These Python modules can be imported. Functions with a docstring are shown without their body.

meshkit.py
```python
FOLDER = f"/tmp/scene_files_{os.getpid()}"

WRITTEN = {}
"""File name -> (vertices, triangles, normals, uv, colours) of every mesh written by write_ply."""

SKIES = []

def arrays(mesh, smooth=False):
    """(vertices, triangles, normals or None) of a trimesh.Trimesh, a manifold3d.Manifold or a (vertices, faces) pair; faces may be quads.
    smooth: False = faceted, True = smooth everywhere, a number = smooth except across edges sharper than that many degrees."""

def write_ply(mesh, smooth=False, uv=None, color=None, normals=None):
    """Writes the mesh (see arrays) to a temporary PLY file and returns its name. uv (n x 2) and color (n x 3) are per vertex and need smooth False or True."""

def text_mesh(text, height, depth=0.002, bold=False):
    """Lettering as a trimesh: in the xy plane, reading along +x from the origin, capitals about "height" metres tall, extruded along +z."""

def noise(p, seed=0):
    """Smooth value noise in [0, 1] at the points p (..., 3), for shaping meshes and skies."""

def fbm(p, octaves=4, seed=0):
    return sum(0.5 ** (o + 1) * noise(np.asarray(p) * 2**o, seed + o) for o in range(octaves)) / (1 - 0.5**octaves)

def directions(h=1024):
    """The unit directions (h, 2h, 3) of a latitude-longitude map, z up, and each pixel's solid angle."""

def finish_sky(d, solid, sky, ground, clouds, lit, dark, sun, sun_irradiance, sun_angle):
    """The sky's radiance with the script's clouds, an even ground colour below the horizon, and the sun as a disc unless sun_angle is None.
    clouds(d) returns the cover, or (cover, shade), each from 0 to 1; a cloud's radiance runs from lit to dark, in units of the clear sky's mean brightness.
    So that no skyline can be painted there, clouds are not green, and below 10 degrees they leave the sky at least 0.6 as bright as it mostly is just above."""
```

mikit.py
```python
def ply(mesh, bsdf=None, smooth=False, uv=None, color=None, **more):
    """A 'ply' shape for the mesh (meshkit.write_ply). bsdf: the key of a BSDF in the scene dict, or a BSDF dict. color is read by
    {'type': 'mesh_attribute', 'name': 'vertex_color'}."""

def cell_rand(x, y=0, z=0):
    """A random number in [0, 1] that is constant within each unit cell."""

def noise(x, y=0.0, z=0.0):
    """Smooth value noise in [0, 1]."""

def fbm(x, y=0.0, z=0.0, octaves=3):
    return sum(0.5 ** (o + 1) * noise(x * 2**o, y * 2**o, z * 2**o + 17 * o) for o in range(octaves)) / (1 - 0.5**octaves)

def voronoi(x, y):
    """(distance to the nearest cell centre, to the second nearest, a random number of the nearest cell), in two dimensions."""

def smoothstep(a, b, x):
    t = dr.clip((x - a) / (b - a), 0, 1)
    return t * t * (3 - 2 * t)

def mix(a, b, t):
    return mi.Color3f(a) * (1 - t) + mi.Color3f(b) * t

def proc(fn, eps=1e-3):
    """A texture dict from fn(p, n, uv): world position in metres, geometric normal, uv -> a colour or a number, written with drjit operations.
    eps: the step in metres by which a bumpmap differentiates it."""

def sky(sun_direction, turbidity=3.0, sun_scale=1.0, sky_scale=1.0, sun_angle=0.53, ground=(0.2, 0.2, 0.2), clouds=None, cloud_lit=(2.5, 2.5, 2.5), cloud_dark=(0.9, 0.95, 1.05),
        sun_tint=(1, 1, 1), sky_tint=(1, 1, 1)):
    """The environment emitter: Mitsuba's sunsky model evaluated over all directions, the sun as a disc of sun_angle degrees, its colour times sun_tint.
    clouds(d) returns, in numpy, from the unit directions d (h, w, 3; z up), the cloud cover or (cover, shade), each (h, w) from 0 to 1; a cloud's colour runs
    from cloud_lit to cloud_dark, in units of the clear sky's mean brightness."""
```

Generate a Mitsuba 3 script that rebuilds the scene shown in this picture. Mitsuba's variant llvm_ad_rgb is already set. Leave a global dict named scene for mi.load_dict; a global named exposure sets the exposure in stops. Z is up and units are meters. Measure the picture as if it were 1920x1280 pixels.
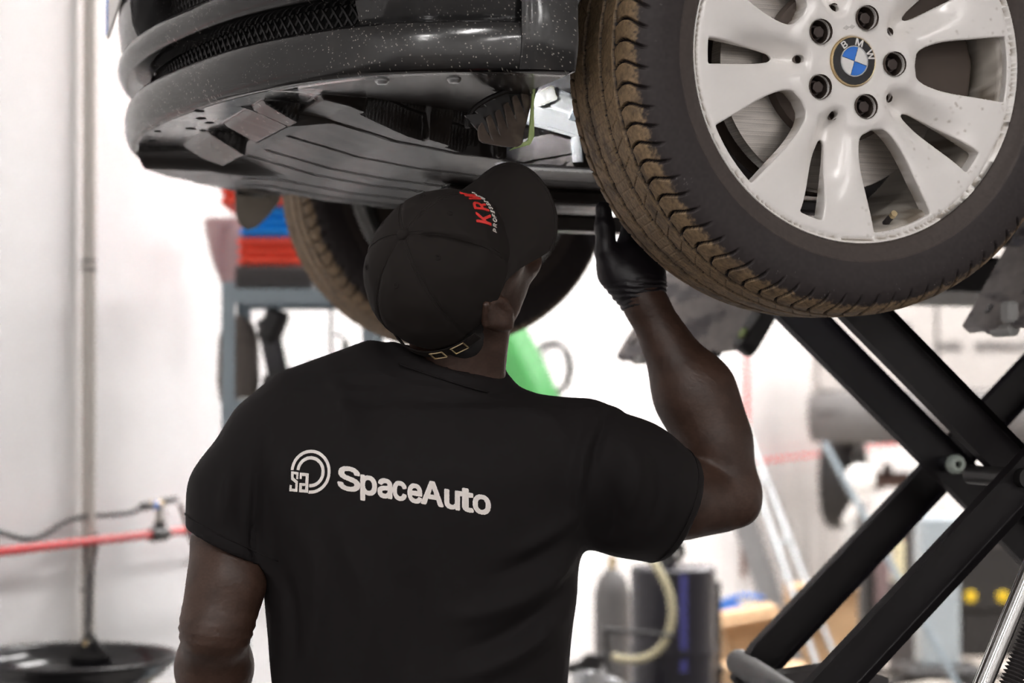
import math
import numpy as np
import trimesh
import mitsuba as mi
import drjit as dr
import mikit
import meshkit
from manifold3d import Manifold
from shapely.geometry import Polygon, Point, LineString, MultiPolygon, box as sbox
from shapely import affinity
from scipy.interpolate import CubicSpline, PchipInterpolator
from scipy.spatial import Delaunay, cKDTree

T = mi.ScalarTransform4f
scene, labels = {}, {}

# ------------------------------------------------------------------ camera
FPX, PITCH, CAMZ = 3811.0, 0.0294, 1.45          # focal length in pixels of the 1920 wide frame, tilt up, height
scene['camera'] = {
    'type': 'thinlens', 'fov': math.degrees(2 * math.atan(960 / FPX)), 'fov_axis': 'x',
    'to_world': T().look_at(origin=[0, 0, CAMZ], target=[0, math.cos(PITCH), CAMZ + math.sin(PITCH)], up=[0, 0, 1]),
    'aperture_radius': 0.0085, 'focus_distance': 2.52, 'near_clip': 0.05, 'far_clip': 100.0}

# ------------------------------------------------------------------ light and exposure
exposure = 0.6
TUBE = (30.0, 29.2, 28.8)        # LED ceiling panels
WORK = (6200.0, 6900.0, 7600.0)     # cold white inspection lamp inside the wheel arch
RD, RN = np.array([.345, .9386, 0]), np.array([.9386, -.345, 0])     # along and across the hall
R0 = np.array([-1.335, 5.3, 0])                                       # a point at the foot of the left wall


def room(s, w, z):
    return R0 + RD * s + RN * w + np.array([0, 0, z])


LAMPS = [(s, w) for w in (1.1, 2.9) for s in (1.2, 3.0, 4.9, 6.9, 9.0, 11.1)] + [(s, 5.2) for s in (4.8, 6.9, 9.0, 11.1)] + [(12.9, w) for w in (.8, 2.6, 4.6)] + [(s, .35) for s in (7.6, 9.3, 11.0, 12.7)] + [(s, w) for w in (2.2, 6.0, 9.0) for s in (-11, -8.5)] + [(-6.0, 7.5), (-6.0, 3.2)]
HALL = (-12.5, 14.0, 11.5, 5.0)  # s from, s to, width, height


# ------------------------------------------------------------------ mesh helpers
def A(x):
    return np.asarray(x, float)


def unit(v):
    v = A(v)
    return v / np.linalg.norm(v)


def at(px, py, Y):
    """The point at depth Y that the photograph shows at pixel (px, py)."""
    d = A([(px - 960) / FPX, 1, (640 - py) / FPX])
    c, s = math.cos(PITCH), math.sin(PITCH)
    d = A([d[0], c - d[2] * s, s + d[2] * c])
    return A([0, 0, CAMZ]) + d * Y / d[1]


def vf(m):
    if hasattr(m, 'to_mesh'):
        k = m.to_mesh()
        return np.array(k.vert_properties[:, :3], float), np.array(k.tri_verts, int)
    if isinstance(m, tuple):
        return A(m[0]), np.asarray(m[1], int)
    return np.array(m.vertices, float), np.array(m.faces, int)


def cat(*ms):
    vs, fs, n = [], [], 0
    for m in ms:
        v, f = vf(m)
        vs.append(v); fs.append(f + n); n += len(v)
    return np.vstack(vs), np.vstack(fs)


def xf(m, X):
    v, f = vf(m)
    X = A(X)
    v = v @ X[:3, :3].T + X[:3, 3]
    return v, (f[:, ::-1] if np.linalg.det(X[:3, :3]) < 0 else f)


def mat(x, y, z, o=(0, 0, 0)):
    X = np.eye(4)
    X[:3, 0], X[:3, 1], X[:3, 2], X[:3, 3] = x, y, z, o
    return X


def shift(m, d):
    v, f = vf(m)
    return v + A(d), f


def rot(axis, deg, o=(0, 0, 0)):
    R = trimesh.transformations.rotation_matrix(math.radians(deg), axis, o)
    return R


def box(lo, hi, bev=0.0):
    lo, hi = np.minimum(lo, hi).astype(float), np.maximum(lo, hi).astype(float)
    if bev <= 0:
        v = A([[x, y, z] for x in (lo[0], hi[0]) for y in (lo[1], hi[1]) for z in (lo[2], hi[2])])
        return v, np.array([[0, 1, 3], [0, 3, 2], [4, 6, 7], [4, 7, 5], [0, 4, 5], [0, 5, 1], [2, 3, 7], [2, 7, 6], [0, 2, 6], [0, 6, 4], [1, 5, 7], [1, 7, 3]])
    P = []
    for sx in (0, 1):
        for sy in (0, 1):
            for sz in (0, 1):
                c = A([(lo, hi)[sx][0], (lo, hi)[sy][1], (lo, hi)[sz][2]])
                s = A([1 - 2 * sx, 1 - 2 * sy, 1 - 2 * sz]) * bev
                for k in range(3):
                    q = c + s
                    q[k] = c[k]
                    P.append(q)
    return vf(Manifold.hull_points(A(P)))


def bar(p0, p1, w, h, up=(0, 0, 1), bev=0.0):
    """A box from p0 to p1, w wide across and h along up."""
    p0, p1 = A(p0), A(p1)
    x = unit(p1 - p0)
    z = A(up) - x * (A(up) @ x)
    z = unit(z)
    y = np.cross(z, x)
    L = np.linalg.norm(p1 - p0)
    return xf(box((0, -w / 2, -h / 2), (L, w / 2, h / 2), bev), mat(x, y, z, p0))


def curve(pts, n=60):
    pts = A(pts)
    t = np.r_[0, np.cumsum(np.linalg.norm(np.diff(pts, axis=0), axis=1))]
    return CubicSpline(t, pts)(np.linspace(0, t[-1], n))


def tube(pts, r, n=12, cap=True):
    pts = A(pts)
    r = np.broadcast_to(r, len(pts))
    tg = np.gradient(pts, axis=0)
    tg /= np.linalg.norm(tg, axis=1)[:, None] + 1e-12
    u = np.cross(tg[0], [0, 0, 1.0])
    if np.linalg.norm(u) < .1:
        u = np.cross(tg[0], [1.0, 0, 0])
    u = unit(u)
    a = np.arange(n) * 2 * np.pi / n
    rows = []
    for p, t, q in zip(pts, tg, r):
        u = unit(u - t * (u @ t))
        w = np.cross(t, u)
        rows.append(p + q * (np.cos(a)[:, None] * u + np.sin(a)[:, None] * w))
    v = np.vstack(rows)
    i = np.arange(n)
    f = []
    for k in range(len(pts) - 1):
        b, c = k * n + i, k * n + (i + 1) % n
        f += [np.stack([b, c, c + n], 1), np.stack([b, c + n, b + n], 1)]
    if cap:
        v = np.vstack([v, pts[0], pts[-1]])
        m = len(pts) * n
        f += [np.stack([i * 0 + m, (i + 1) % n, i], 1), np.stack([i * 0 + m + 1, m - n + i, m - n + (i + 1) % n], 1)]
    return v, np.vstack(f)


def lathe(prof, n=64, closed=False):
    """Revolves (r, z) pairs about z; the outside lies to the right of the direction of travel when z grows."""
    prof = A(prof)
    a = np.arange(n) * 2 * np.pi / n
    v = np.stack([np.outer(prof[:, 0], np.cos(a)), np.outer(prof[:, 0], np.sin(a)), np.repeat(prof[:, 1][:, None], n, 1)], -1).reshape(-1, 3)
    i, f = np.arange(n), []
    m = len(prof)
    for k in range(m if closed else m - 1):
        b, c = k * n + i, k * n + (i + 1) % n
        q = (k + 1) % m * n
        f += [np.stack([b, c, q + (i + 1) % n], 1), np.stack([b, q + (i + 1) % n, q + i], 1)]
    f = np.vstack(f)
    p = v[f]
    ok = np.linalg.norm(np.cross(p[:, 1] - p[:, 0], p[:, 2] - p[:, 0]), axis=1) > 1e-12
    return v, f[ok]


def grid(P):
    """A sheet from an (m, n, 3) array of points."""
    m, n = P.shape[:2]
    k = np.arange(m * n).reshape(m, n)
    a, b, c, d = k[:-1, :-1].ravel(), k[1:, :-1].ravel(), k[1:, 1:].ravel(), k[:-1, 1:].ravel()
    return P.reshape(-1, 3), np.vstack([np.stack([a, b, c], 1), np.stack([a, c, d], 1)])


def sheet(P, th):
    """A closed slab whose top is the grid P and whose thickness th runs against its normals."""
    v, f = grid(P)
    n = trimesh.Trimesh(v, f, process=False).vertex_normals
    m, k = P.shape[:2]
    K = np.arange(m * k).reshape(m, k)
    loop = np.r_[K[0, :], K[1:, -1], K[-1, -2::-1], K[-2:0:-1, 0]]
    N = len(v)
    a, b = loop, np.roll(loop, -1)
    side = np.vstack([np.stack([a, b, b + N], 1), np.stack([a, b + N, a + N], 1)])
    out = np.vstack([v, v - n * th]), np.vstack([f, f[:, ::-1] + N, side])
    t = trimesh.Trimesh(*out, process=False)
    if t.volume < 0:
        out = out[0], out[1][:, ::-1]
    return out


def extr(poly, h, z=0.0):
    geoms = getattr(poly, 'geoms', [poly])
    return shift(cat(*[trimesh.creation.extrude_polygon(g, h, engine='earcut') for g in geoms if g.area > 1e-9]), (0, 0, z))


def resample(ring, step):
    p = A(ring.coords)[:-1]
    L = LineString(np.vstack([p, p[:1]]))
    n = max(12, int(round(L.length / step)))
    return A([L.interpolate(k / n, normalized=True).coords[0] for k in range(n)])


def relief(poly, top, side, bev=.003, step=.003, inner=.005, draft=0.0, base=None):
    """A plate over poly: top(x, y) its height, rounded edges of radius bev, side walls down by side (or down to base(x, y)), flared in by draft."""
    rings = [poly.exterior] + list(poly.interiors)
    allv, allf, cap2, n = [], [], [], 0
    K = 4 if bev > 0 else 1
    for j, ring in enumerate(rings):
        p = resample(ring, step)
        area = .5 * np.sum(p[:, 0] * np.roll(p[:, 1], -1) - np.roll(p[:, 0], -1) * p[:, 1])
        if (area > 0) != (j == 0):
            p = p[::-1]
        e = np.roll(p, -1, 0) - np.roll(p, 1, 0)
        e /= np.linalg.norm(e, axis=1)[:, None] + 1e-12
        out = np.stack([e[:, 1], -e[:, 0]], 1)           # away from the material
        m = len(p)
        zt = top(p[:, 0], p[:, 1])
        zb = zt - side if base is None else base(p[:, 0], p[:, 1])
        rows = [np.c_[p + out * draft, zb]]
        for k in range(K):
            t = k / max(K - 1, 1) * np.pi / 2
            q = p - out * bev * (1 - math.cos(t))
            rows.append(np.c_[q, (top(q[:, 0], q[:, 1])) - bev * (1 - math.sin(t))])
        i = np.arange(m)
        for k in range(len(rows) - 1):
            b, c = n + k * m + i, n + k * m + (i + 1) % m
            allf += [np.stack([b, c, c + m], 1), np.stack([b, c + m, b + m], 1)]
        allv += rows
        cap2.append((np.arange(n + (len(rows) - 1) * m, n + len(rows) * m), rows[-1][:, :2]))
        n += len(rows) * m
    bp = np.vstack([c[1] for c in cap2])
    bi = np.concatenate([c[0] for c in cap2])
    x0, y0, x1, y1 = poly.bounds
    gx, gy = np.meshgrid(np.arange(x0, x1, inner), np.arange(y0, y1, inner * .866))
    gx = gx + (np.arange(gx.shape[0]) % 2)[:, None] * inner / 2
    g = np.c_[gx.ravel(), gy.ravel()]
    d, _ = cKDTree(bp).query(g)
    from shapely import contains_xy
    inside = Polygon(cap2[0][1], [c[1] for c in cap2[1:]]).buffer(0)
    g = g[(d > inner * .6) & contains_xy(inside, g[:, 0], g[:, 1])]
    P = np.vstack([bp, g])
    tri = Delaunay(P).simplices
    cen = P[tri].mean(1)
    tri = tri[contains_xy(inside, cen[:, 0], cen[:, 1])]
    cr = (P[tri[:, 1], 0] - P[tri[:, 0], 0]) * (P[tri[:, 2], 1] - P[tri[:, 0], 1]) - (P[tri[:, 1], 1] - P[tri[:, 0], 1]) * (P[tri[:, 2], 0] - P[tri[:, 0], 0])
    tri[cr < 0] = tri[cr < 0][:, ::-1]
    idx = np.concatenate([bi, n + np.arange(len(g))])
    allv.append(np.c_[g, top(g[:, 0], g[:, 1])])
    allf.append(idx[tri])
    return np.vstack(allv), np.vstack(allf)


def sstep(a, b, x):
    t = np.clip((A(x) - a) / (b - a), 0, 1)
    return t * t * (3 - 2 * t)


# ------------------------------------------------------------------ signed distance bodies
def smin(a, b, k):
    h = np.clip(.5 + .5 * (b - a) / k, 0, 1)
    return b * (1 - h) + a * h - k * h * (1 - h)


def cone(P, a, b, ra, rb):
    a, b = A(a), A(b)
    ab = b - a
    t = np.clip(((P - a) @ ab) / (ab @ ab), 0, 1)
    return np.linalg.norm(P - a - t[:, None] * ab, axis=1) - (ra + (rb - ra) * t)


def ellip(P, c, r, R=None):
    q = P - A(c)
    if R is not None:
        q = q @ A(R)
    r = A(r)
    k0 = np.linalg.norm(q / r, axis=1)
    k1 = np.linalg.norm(q / (r * r), axis=1)
    return k0 * (k0 - 1) / np.maximum(k1, 1e-9)


def nets(fn, lo, hi, h, newton=2):
    """The zero surface of fn by surface nets on a grid of step h."""
    lo, hi = A(lo), A(hi)
    n = np.ceil((hi - lo) / h).astype(int) + 2
    c = 5
    m = -(-n // c) + 1
    ax = [lo[k] + np.arange(m[k]) * h * c for k in range(3)]
    G = np.stack(np.meshgrid(*ax, indexing='ij'), -1).reshape(-1, 3)
    V = fn(G).reshape(m)
    near = np.abs(V) < h * c * 2.2
    from scipy.ndimage import maximum_filter
    near = maximum_filter(near, 2, origin=(-1, -1, -1)) | maximum_filter(near, 3)
    big = np.repeat(np.repeat(np.repeat(np.where(V < 0, -1e3, 1e3), c, 0), c, 1), c, 2)
    msk = np.repeat(np.repeat(np.repeat(near, c, 0), c, 1), c, 2)
    I = np.argwhere(msk)
    big[msk] = np.concatenate([fn(lo + q * h) for q in np.array_split(I, max(1, len(I) // 300000))])
    V, n = big, big.shape
    S = V < 0
    cs = [S[i:n[0] - 1 + i, j:n[1] - 1 + j, k:n[2] - 1 + k] for i in (0, 1) for j in (0, 1) for k in (0, 1)]
    cnt = sum(x.astype(np.int8) for x in cs)
    C = np.argwhere((cnt > 0) & (cnt < 8))
    ids = -np.ones(A(n).astype(int) - 1, int)
    ids[tuple(C.T)] = np.arange(len(C))
    acc, num = np.zeros((len(C), 3)), np.zeros(len(C))
    for d in range(3):
        e = np.eye(3, dtype=int)[d]
        o1, o2 = [np.eye(3, dtype=int)[k] for k in range(3) if k != d]
        for a in (0, 1):
            for b in (0, 1):
                p = C + a * o1 + b * o2
                v0, v1 = V[tuple(p.T)], V[tuple((p + e).T)]
                x = (v0 < 0) != (v1 < 0)
                t = np.where(x, v0 / np.where(x, v0 - v1, 1), 0)
                acc[x] += (p[x] + t[x][:, None] * e)
                num[x] += 1
    v = lo + acc / num[:, None] * h
    F = []
    for d in range(3):
        e = np.eye(3, dtype=int)[d]
        o1, o2 = [np.eye(3, dtype=int)[k] for k in ((d + 1) % 3, (d + 2) % 3)]
        s0 = S[:n[0] - 1, :n[1] - 1, :n[2] - 1]
        s1 = S[e[0]:n[0] - 1 + e[0], e[1]:n[1] - 1 + e[1], e[2]:n[2] - 1 + e[2]]
        p = np.argwhere(s0 != s1)
        p = p[(p[:, [k for k in range(3) if k != d]] > 0).all(1)]
        q = [ids[tuple((p - a * o1 - b * o2).T)] for a, b in ((0, 0), (1, 0), (1, 1), (0, 1))]
        ok = np.min(q, axis=0) >= 0
        q = [x[ok] for x in q]
        fl = s0[tuple(p[ok].T)]
        for t in ((0, 1, 2), (0, 2, 3)):
            f = np.stack([q[t[0]], q[t[1]], q[t[2]]], 1)
            f[~fl] = f[~fl][:, ::-1]
            F.append(f)
    f = np.vstack(F)
    for _ in range(newton):
        d0 = fn(v)
        g = np.stack([(fn(v + h * .3 * w) - fn(v - h * .3 * w)) / (.6 * h) for w in np.eye(3)], 1)
        v = v - np.clip(d0 / np.maximum((g * g).sum(1), .2), -h, h)[:, None] * g * .8
    return v, f


# ------------------------------------------------------------------ scene helpers
def tag(key, label=None, category=None, group=None, kind=None):
    d = {k: v for k, v in dict(label=label, category=category, group=group, kind=kind).items() if v}
    if d:
        labels[key] = {**labels.get(key, {}), **d}
    return key


def numbered(key):
    if key not in USED:
        USED.add(key)
        return key
    k = 1
    while f'{key}_{k:03d}' in USED:
        k += 1
    USED.add(f'{key}_{k:03d}')
    return f'{key}_{k:03d}'


USED = set()


def thing(name, label, category, group=None):
    return tag(numbered(name), label, category, group)


def put(name, mesh, bsdf, parent=None, smooth=30, color=None, label=None, category=None, group=None, kind=None, **more):
    key = numbered(f'{parent}__{name}' if parent else name)
    v, f = vf(mesh)
    if color is not None and smooth:
        smooth = True
    scene[key] = mikit.ply((v, f), bsdf, smooth=smooth, color=color, **more)
    return tag(key, label, category, group, kind)


def again(name, first, X, parent=None, **lab):
    """One more copy of the shape entry first under the matrix X."""
    key = numbered(f'{parent}__{name}' if parent else name)
    scene[key] = {**scene[first], 'to_world': T(A(X).tolist())}
    return tag(key, **lab)

# ------------------------------------------------------------------ materials
def rgb(*c):
    return {'type': 'rgb', 'value': list(map(float, c))}


def pr(name, base, rough=.5, two=True, **k):
    b = {'type': 'principled', 'base_color': base if isinstance(base, dict) else rgb(*base), 'roughness': rough, **k}
    scene[name] = {'type': 'twosided', 'bsdf': b} if two else b


def sm(a, b, x):
    return mikit.smoothstep(a, b, x)


def wall_tex(p, n, uv):
    k = mikit.fbm(p.x * .9 + p.y * .9, p.z * 1.4, p.y * .3, 3)
    streak = sm(.55, .8, mikit.fbm((p.x + p.y) * 6, p.z * .7, 3.0, 3)) * sm(1.15, .7, p.z + .3 * (k - .5))
    return mikit.mix((.80, .79, .785), (.74, .73, .73), sm(.45, .7, k)) * (1 - .3 * streak)


def floor_tex(p, n, uv):
    k = mikit.fbm(p.x * 1.3, p.y * 1.3, 0.0, 4)
    j = mikit.fbm(p.x * 9, p.y * 9, 2.0, 3)
    bay = sm(-2.0, -1.9, p.y * .9386 + p.x * .345 - 11.2)          # beyond the lift bays the floor is bare concrete; the bays are painted dark grey
    return mikit.mix(mikit.mix((.15, .14, .135), (.095, .09, .088), sm(.4, .75, k)), mikit.mix((.40, .36, .32), (.27, .24, .21), sm(.4, .75, k)), bay) * (.85 + .3 * j)


def ceil_tex(p, n, uv):
    return mi.Color3f(.7, .7, .69) * (.94 + .1 * mikit.noise(p.x, p.y))


def paint_tex(p, n, uv):
    patch = sm(.42, .62, mikit.fbm(p.x * 7, p.y * 7, p.z * 7 + 3, 3))
    d, _, r = mikit.voronoi((p.x - .35 * p.y) * 330, p.z * 330 + p.y * 120)
    spot = sm(.34, .14, d) * sm(.82, 1.0, r) * patch
    film = mikit.fbm(p.x * 26, p.y * 26, p.z * 26, 3) * patch
    return mikit.mix((.0045, .0042, .0045), (.016, .0135, .012), sm(.45, .8, film) * .6) + mi.Color3f(.30, .28, .25) * spot


def paint_rough(p, n, uv):
    return .07 + .10 * sm(.5, .7, mikit.fbm(p.x * 7, p.y * 7, p.z * 7 + 3, 3))


def cloth_tex(p, n, uv):
    w = .5 + .25 * dr.sin(p.x * 5200) + .25 * dr.sin(p.z * 5200)
    k = mikit.fbm(p.x * 9, p.y * 9, p.z * 9, 3)
    return mi.Color3f(.0058, .0042, .0046) * (.75 + .25 * w + .35 * (k - .5))


def cap_tex(p, n, uv):
    w = .5 + .5 * dr.sin((p.x + p.z) * 3600)
    k = mikit.fbm(p.x * 14, p.y * 14, p.z * 14, 3)
    return mi.Color3f(.0135, .0108, .0098) * (.8 + .2 * w + .5 * (k - .5))


def skin_tex(p, n, uv):
    k = mikit.fbm(p.x * 30, p.y * 30, p.z * 30, 3)
    f = mikit.noise(p.x * 420, p.y * 420, p.z * 420)
    return mikit.mix((.054, .0290, .0205), (.040, .0210, .0145), sm(.35, .65, k)) * (.9 + .2 * f)


def skin_bump(p, n, uv):
    return mikit.fbm(p.x * 260, p.y * 260, p.z * 260, 2)


def flap_tex(p, n, uv):
    k = mikit.fbm(p.x * 18 + p.z * 9, p.y * 9, p.z * 22, 4)
    j = mikit.fbm(p.x * 60, p.y * 40, p.z * 50, 3)
    return mikit.mix((.40, .365, .35), (.10, .088, .098), sm(.44, .66, k)) * (.75 + .5 * j)


def tray_tex(p, n, uv):
    k = mikit.fbm(p.x * 12, p.y * 12, p.z * 12, 4)
    return mikit.mix((.012, .0095, .0085), (.030, .024, .020), sm(.45, .75, k))


def dusty_tex(p, n, uv):
    k = mikit.fbm(p.x * 40, p.y * 40, p.z * 40, 4)
    return mikit.mix((.085, .066, .056), (.15, .12, .096), sm(.4, .75, k))


def panel_tex(p, n, uv):
    k = mikit.fbm(p.x * 8, p.y * 40, p.z * 10, 3)
    d, _, r = mikit.voronoi(p.x * 90, p.y * 90)
    return mikit.mix((.006, .0055, .0055), (.035, .03, .028), sm(.5, .8, k)) + mi.Color3f(.2, .18, .16) * (sm(.22, .1, d) * sm(.8, .98, r))


def card_tex(p, n, uv):
    return mikit.mix((.52, .34, .19), (.44, .28, .15), mikit.fbm(p.x * 8, p.y * 8, p.z * 30, 3))


def disc_tex(p, n, uv):
    k = mikit.noise(p.x * 18, p.y * 18, p.z * 900)
    return mi.Color3f(.50, .47, .44) * (.7 + .5 * k)


def vcol():
    return {'type': 'mesh_attribute', 'name': 'vertex_color'}


P_ = mikit.proc
pr('m_wall', P_(wall_tex), .75, specular=.3)
pr('m_floor', P_(floor_tex), .42, specular=.4)
pr('m_ceiling', P_(ceil_tex), .85)
pr('m_paint', P_(paint_tex), P_(paint_rough), specular=.4, clearcoat=1.0, clearcoat_gloss=.97)
pr('m_panel', P_(panel_tex), .16, specular=.6, clearcoat=.6, clearcoat_gloss=.93)
pr('m_tray', P_(tray_tex), .30, specular=.42)
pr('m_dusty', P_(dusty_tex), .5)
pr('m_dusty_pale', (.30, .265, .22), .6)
pr('m_black', (.012, .011, .011), .45)
pr('m_void', (.004, .004, .004), .8)
pr('m_gloss_black', (.005, .005, .006), .15, specular=.45, clearcoat=.5)
pr('m_rubber', vcol(), .62, specular=.35)
pr('m_rim', vcol(), .30, specular=.5, clearcoat=.7, clearcoat_gloss=.93, metallic=.05)
pr('m_disc', P_(disc_tex), .34, metallic=.9)
pr('m_iron', (.060, .044, .035), .7)
pr('m_bolt', (.055, .042, .038), .42, metallic=.5)
pr('m_chrome', (.80, .80, .79), .12, metallic=1.0)
pr('m_steel', (.56, .57, .58), .32, metallic=.85)
pr('m_alu', (.60, .63, .66), .36, metallic=.8)
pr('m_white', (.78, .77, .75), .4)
pr('m_blue', (.01, .16, .62), .35, clearcoat=.8)
pr('m_cloth', P_(cloth_tex), .8, specular=.25, sheen=.5)
pr('m_cap', P_(cap_tex), .85, specular=.2, sheen=.3)
pr('m_print', (.74, .69, .65), .6)
pr('m_red_thread', (.62, .035, .03), .6)
pr('m_gold', (.75, .60, .36), .3, metallic=.9)
pr('m_glove', (.0075, .0055, .0075), .44, specular=.4)
pr('m_arm', (.0048, .0036, .0046), .46, specular=.35)
pr('m_flap', P_(flap_tex), .6)
pr('m_rack', (.27, .33, .37), .45, specular=.5)
pr('m_red', (.84, .085, .045), .55)
pr('m_red_pipe', (.62, .02, .025), .3)
pr('m_cobalt', (.004, .26, .80), .55)
pr('m_grey_dark', (.045, .04, .04), .6)
pr('m_grey', (.125, .12, .118), .5)
pr('m_grey_light', (.52, .52, .51), .5)
pr('m_pipe', (.55, .52, .48), .45)
pr('m_green', (.055, .29, .07), .35)
pr('m_lime', (.45, .58, .22), .4)
pr('m_card', P_(card_tex), .8)
pr('m_van', (.43, .405, .385), .35, clearcoat=.5)
pr('m_drum', (.010, .0085, .015), .3, specular=.5)
pr('m_violet', (.07, .07, .27), .3)
pr('m_hose', (.60, .55, .36), .35)
pr('m_yellow', (.70, .48, .02), .4)
pr('m_brown', (.14, .08, .065), .6)
pr('m_mauve', (.34, .24, .24), .7)
pr('m_trouser', (.012, .012, .015), .85)
pr('m_pale', (.50, .56, .50), .4)
pr('m_brown_grey', (.17, .145, .13), .8)
pr('m_bottle', (.02, .045, .03), .25)
pr('m_alu_bright', (.46, .49, .51), .35, metallic=.6)
pr('m_rack_light', (.36, .41, .44), .45)
b = {'type': 'principled', 'base_color': P_(skin_tex), 'roughness': .45, 'specular': .35}
scene['m_skin'] = {'type': 'twosided', 'bsdf': {'type': 'bumpmap', 'arbitrary': P_(skin_bump, 4e-4), 'scale': .0006, 'bsdf': b}}

# ------------------------------------------------------------------ the hall
S0, S1, WID, HGT = HALL
RX = mat(RD, -RN, (0, 0, 1), R0)             # hall frame: x along, y across (minus = into the hall), z up


def rbox(s0, s1, w0, w1, z0, z1, bev=0):
    return xf(box((s0, -w1, z0), (s1, -w0, z1), bev), RX)


put('floor', rbox(S0, S1, 0, WID, -.2, 0), 'm_floor', kind='structure')
put('ceiling', rbox(S0, S1, 0, WID, HGT, HGT + .2), 'm_ceiling', kind='structure')
put('wall_left', rbox(S0, S1, -.2, 0, -.2, HGT + .2), 'm_wall', kind='structure')
put('wall_right', rbox(S0, S1, WID, WID + .2, -.2, HGT + .2), 'm_wall', kind='structure')
put('wall_back', rbox(S1, S1 + .2, -.2, WID + .2, -.2, HGT + .2), 'm_wall', kind='structure')
put('wall_front', rbox(S0 - .2, S0, -.2, WID + .2, -.2, HGT + .2), 'm_wall', kind='structure')
for s, w in LAMPS:
    t = thing('ceiling_light', 'long white LED panel light hanging under the hall ceiling', 'ceiling light', 'ceiling lights of the hall')
    put('housing', rbox(s - .8, s + .8, w - .17, w + .17, HGT - .32, HGT - .26, .01), 'm_white', t)
    for e in (-.6, .6):
        put('hanger', tube([room(s + e, w, HGT - .26), room(s + e, w, HGT)], .006, 8), 'm_steel', t)
    put('diffuser', rbox(s - .77, s + .77, w - .145, w + .145, HGT - .335, HGT - .321), 'm_white', t, smooth=False,
        emitter={'type': 'area', 'radiance': rgb(*TUBE)})

# ------------------------------------------------------------------ the lifted car: frame F forward, N to its left side (towards us), U up, from the near hub
TH, CAMBER = .3512, -.0342
CF, CN, CU = A([-math.cos(TH), -math.sin(TH), 0]), A([math.sin(TH), -math.cos(TH), 0]), A([0, 0, 1.0])
HUB = A([.4101, 2.6817, 1.8897])
TRACK = 1.5886


def cpt(a, b, c):
    return HUB + a * CF + b * CN + c * CU


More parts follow.
